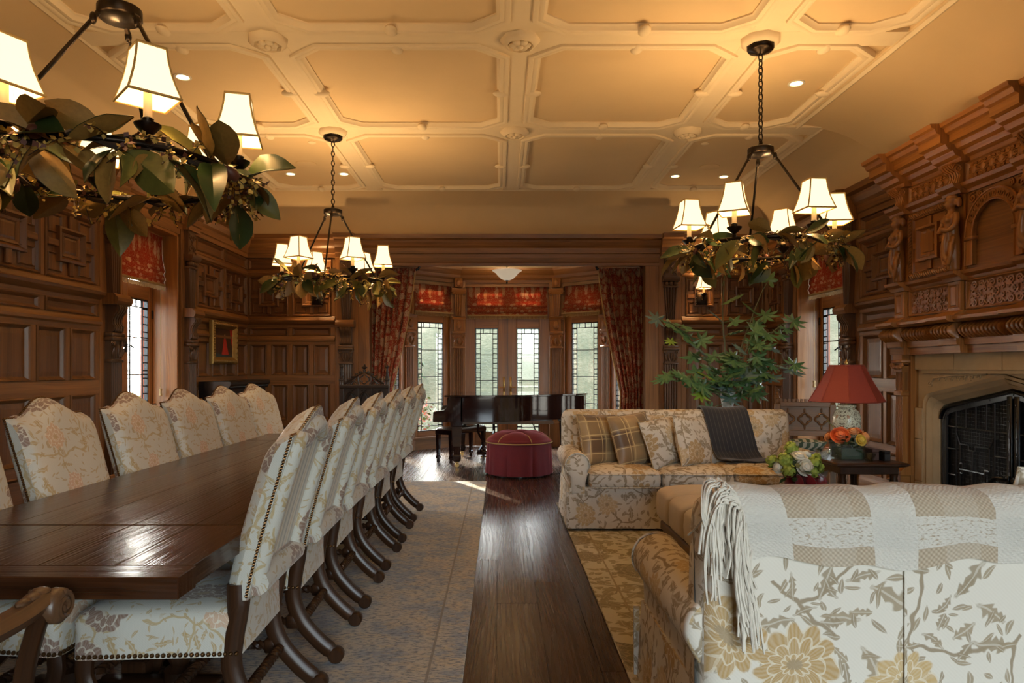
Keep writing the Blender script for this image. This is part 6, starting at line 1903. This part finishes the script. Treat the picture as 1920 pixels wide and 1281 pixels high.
# ------------------------------------------------------------------ grand piano
pn = thing('grand_piano', 'polished dark grand piano with its lid closed in the bay', 'piano', (-.76, 9.36, 0))
OUT_ = [(0, 0), (.35, 0), (.8, .02), (1.1, .10), (1.40, .30), (1.65, .50), (1.85, .62), (1.99, .74), (2.05, .92), (2.03, 1.12), (1.93, 1.30), (1.78, 1.40), (1.55, 1.44), (0, 1.44)]
mid = [(p.x, p.y) for p in bez([(x, y, 0) for x, y in OUT_[1:13]], 4)]
def po(i=0.0): return [(p.x, p.y) for p in offset_poly([(0+.22, 0)]+mid+[(.22, 1.44)], i)]
m = MB(); P = po(); m.loft([[(x, y, .64) for x, y in P], [(x, y, .975) for x, y in P]], True, True, True, grain=2)
o = m.build('rim', ROSEW, pn)
for p in o.data.polygons:
    if abs(p.normal.z) > .5: p.use_smooth = False
P = [(p.x, p.y) for p in offset_poly([(.02, 0)]+mid+[(.02, 1.44)], -.025)]
m = MB(); m.loft([[(x, y, .982) for x, y in P], [(x, y, 1.0) for x, y in P], [(x*1.0, y, 1.004) for x, y in offset_poly(P, .006)]], True, True, False); m.build('lid', ROSEW, pn)
# keyboard end with cheeks
for y0, y1 in ((0, .06), (1.38, 1.44)):
    m = MB(); m.prism([(.24, .64), (.24, .975), (.05, .975), (.045, .88), (.035, .845), (-.0, .80), (-.12, .785), (-.16, .77), (-.165, .64)], 1, y0, y1); m.build('cheek', ROSEW, pn)
MB().box(-.165, .06, .63, .24, 1.38, .70, .006).build('key_bed', ROSEW, pn)
o = MB().box(-.02, .08, .70, .04, 1.36, .76).build('key_block', ROSEW, pn)
m = MB(); nk = 52; kw = 1.24/nk
for i in range(nk): m.box(-.135, .10+i*kw+.001, .70, .01, .10+(i+1)*kw-.001, .722, .002)
tag(m.build('white_keys', WHITE, pn), kind='stuff')
MB().box(.03, .06, .70, .06, 1.38, .97).build('fallboard', ROSEW, pn)
MB().box(.22, .1, .60, 1.5, 1.34, .64).build('soundboard_frame', wood('piano_beam', (.06, .03, .012), (.16, .085, .035), .5), pn)
for x, y in ((.16, .10), (.16, 1.34), (1.72, 1.02)):
    m = MB(); q = lambda a, z: [(x-a, y-a, z), (x+a, y-a, z), (x+a, y+a, z), (x-a, y+a, z)]
    m.loft([q(.085, .64), q(.085, .58), q(.07, .57), q(.045, .18), q(.055, .17), q(.055, .10), q(.03, .08)], True, True, False); l = m.build('leg', ROSEW, pn)
    m = MB(); m.lathe([(.022, .085), (.026, .06), (.014, .05)], (x, y, 0), 10).lathe([(0, -.012), (.028, -.012), (.032, 0), (.028, .012), (0, .012)], (0, 0, 0), 14, True, 1)
    n0 = len(m.V)-70
    for i in range(n0, len(m.V)): m.V[i] = m.V[i]+Vector((x, y, .033))
    m.build('caster', BRASS, l)
m = MB(); lx = .55
for s in (-1, 1): m.tube(bez([(lx+s*.10, .72, .62), (lx+s*.12, .72, .45), (lx+s*.05, .72, .28), (lx+s*.10, .72, .16)], 4), .018, 6)
m.box(lx-.13, .66, .10, lx+.13, .80, .17, .006); m.build('pedal_lyre', ROSEW, pn)
for k in (-1, 0, 1): MB().box(lx+k*.06-.018, .58, .075, lx+k*.06+.018, .67, .09, .004).build('pedal', BRASS, pn)
# piano bench
bx_, by_ = -.585, 10.265
pb = thing('piano_bench', 'slim dark wooden piano bench with a pale cushioned top under the keyboard', 'bench', (bx_, by_, 0), atan2(.7, .485))
MB().box(-.43, -.155, .41, .43, .155, .475, .006).build('seat_box', ROSEW, pb)
m = MB(); m.ell((0, 0, .485), (.43, .155, .028), 32, 10, .5, .2); m.build('seat_pad', plain('bench_leather', (.10, .06, .04), .22), pb)
for sx in (-1, 1):
    for sy in (-1, 1):
        m = MB(); q = lambda a, z: [(sx*.395-a, sy*.12-a, z), (sx*.395+a, sy*.12-a, z), (sx*.395+a, sy*.12+a, z), (sx*.395-a, sy*.12+a, z)]
        m.loft([q(.028, .42), q(.026, .34), q(.019, .10), q(.026, .085), q(.026, .06), q(.015, .05), q(.018, 0)], True, True, False); m.build('leg', ROSEW, pb)
# ------------------------------------------------------------------ round tufted stool
st_ = thing('tufted_stool', 'round crimson velvet stool with button tufting and gold piping', 'stool', (.245, 8.90, 0))
R = .405
def top(u, v):
    a = 2*pi*u; r = v*R; lobes = abs(sin(3*a+.5))
    h = .535-.075*(v**5)+.03*sin(pi*v)*(.4+.6*lobes**.5)-.055*math.exp(-(v/.12)**2)-.02*(1-lobes**.35)*sin(pi*v)
    return (r*cos(a), r*sin(a), h)
m = MB(); m.surf(top, 72, 18); tt = m.build('tufted_top', VELVET, st_, fix=False)
m = MB()
def skirt(u, v):
    a = 2*pi*u; z = .44-.415*v; r = R+.012+.022*v-.020*math.exp(-((((u*8) % 1)-.5)/.05)**2)*(v*.8+.2)+.004*sin(a*23)*v
    return (r*cos(a), r*sin(a), z)
m.surf(skirt, 160, 10); m.add([(.42*cos(i*pi/16), .42*sin(i*pi/16), .03) for i in range(32)], [tuple(range(32))]); m.build('pleated_skirt', VELVET, st_)
m = MB(); m.ell((0, 0, .44), (R+.022, R+.022, .055), 48, 8, .8); m.build('padded_edge', VELVET, st_)
m = MB(); m.tube([((R+.027)*cos(i*pi/30), (R+.027)*sin(i*pi/30), .425) for i in range(60)], .008, 6, closed=True)
m.build('gold_piping', GOLDT, st_)
for k in range(6):
    a = (k*pi-.5)/3; m = MB(); m.tube([(x, y, z+.006) for x, y, z in [top(a/(2*pi), v) for v in [.1+.9*i/12 for i in range(13)]]]+[((R+.024)*cos(a), (R+.024)*sin(a), .44)], .006, 5); m.build('seam_cord', GOLDT, tt)
MB().ell((0, 0, .487), (.03, .03, .014), 12, 6).build('centre_button', VELVET, tt)
MB().lathe([(.33, 0), (.36, .0), (.36, .045), (.0, .045)], n=24).build('base', WALNUT, st_)
# thin cord hanging from piano to floor
o = MB().tube(bez([(0, 0, .62), (.045, -.12, .52), (.12, -.43, .30), (.19, -.55, .08), (.215, -.56, .004), (.36, -.50, .004)], 8), .006, 6).build('lamp_cord', BLACK, None, (.44, 9.42, 0)); tag(o, 'thin dark cord hanging from the piano past the crimson stool', 'cord')
# ------------------------------------------------------------------ tall leafy plant
pl = thing('leafy_plant', 'tall fatsia-leaved plant in a slim pale vase behind the far sofa', 'plant', (2.48, 7.45, 0))
MB().lathe([(.12, 0), (.13, .02), (.08, .10), (.055, .30), (.045, .60), (.05, .85), (.065, 1.0), (.085, 1.12), (.075, 1.12), (.05, .98), (0, .9)], n=24).build('vase', plain('frosted_glass_vase', (.52, .54, .54), .2), pl)
def fatsia(name, mat, lobes, seed):
    r_ = random.Random(seed); m = MB(); C = (0.30, 0, 0); n = lobes; P = []
    for i in range(n*4+1):
        t_ = i/(n*4); a = -pi*.86+t_*pi*1.72; ph = i % 4
        rad = (.70-.25*abs(t_-.5))*(1.0 if ph == 2 else (.42 if ph == 0 else .70))*r_.uniform(.9, 1.1)
        P.append((C[0]+rad*cos(a), rad*sin(a), -.16*rad*rad+.04*(1 if ph == 2 else -1)))
    V = [(C[0], 0, .03)]+P
    m.add(V, [(0, i, i+1) for i in range(1, len(P))], 0, False)
    m.add([(x, y, z-.012) for x, y, z in V], [(0, i+1, i) for i in range(1, len(P))], 0, False)
    m.tube([(-.5, 0, -.10), (0, 0, .0), (C[0], 0, .02)], .014, 4)
    return m.mesh(name, mat, False)
FL = [fatsia('leaf', mt, lb, i) for i, (mt, lb) in enumerate(((FATL, 7), (FATL, 6), (FATL, 8), (FATB, 7), (FATL, 7), (FATL, 5), (FATY, 7)))]
rr = random.Random(21)
def leaf_at(p, d, s_, k=None):
    d = Vector(d).normalized(); n_ = Vector((rr.uniform(-.5, .5), -.55+rr.uniform(-.5, .4), .75)); n_ = (n_-d*n_.dot(d)).normalized(); w_ = n_.cross(d); M_ = Matrix.Identity(4)
    for c_, v in enumerate((d, w_, n_)):
        for r_ in range(3): M_[r_][c_] = v[r_]*s_
    for r_ in range(3): M_[r_][3] = p[r_]
    put('leaf', FL[rr.choice((0, 1, 2, 3, 4, 5)) if k is None else k], pl, M=M_)
stalks = [[(0, 0, 1.0), (-.02, 0, 1.5), (-.06, -.02, 1.95), (-.05, -.05, 2.32)], [(.02, 0, 1.0), (.12, 0, 1.5), (.30, .02, 2.0), (.40, .02, 2.25)], [(-.02, 0, 1.0), (-.22, -.02, 1.45), (-.42, -.05, 1.72), (-.66, -.06, 1.88)],
          [(.02, 0, 1.0), (.25, -.04, 1.45), (.42, -.06, 1.72), (.60, -.02, 1.86)], [(0, 0, 1.0), (-.25, -.05, 1.18), (-.45, -.1, 1.26), (-.60, -.1, 1.30)], [(0, 0, 1.0), (.25, -.05, 1.22), (.42, -.1, 1.34), (.56, -.1, 1.42)], [(0, 0, 1.0), (.05, -.1, 1.3), (.12, -.16, 1.5), (.16, -.2, 1.66)]]
for si, P in enumerate(stalks):
    pts = bez(P, 6); MB().tube(pts, [.011*(1-.5*i/len(pts)) for i in range(len(pts))], 6).build('stalk', STALK, pl)
    n_ = (9, 8, 12, 12, 13, 12, 13)[si]
    for j in range(n_):
        t_ = (.25 if si > 1 else .12)+.75*(j+rr.random())/n_; i = min(int(t_*(len(pts)-1)), len(pts)-2); p = pts[i]
        side = Vector((rr.choice((-1, 1))*rr.uniform(.4, 1), rr.uniform(-.8, .4), rr.uniform(-.35, .5)))
        if j == n_-1: side = (pts[-1]-pts[-4])*3+Vector((0, 0, -.1)); p = pts[-1]
        leaf_at(p+side.normalized()*.06, side, rr.uniform(.15, .25))
for k in range(26):
    a = rr.uniform(0, 2*pi); d = Vector((cos(a), sin(a)*.7-.2, rr.uniform(-.5, .7))); leaf_at(Vector((0, -.03, rr.uniform(1.02, 1.4)))+d*rr.uniform(.08, .30), d, rr.uniform(.15, .24), 6 if k in (3, 9) else None)
leaf_at((-.28, -.1, 1.12), (-.6, -.4, -.3), .19, 6); leaf_at((-.60, -.08, 1.68), (-.8, -.2, -.2), .13, 6)
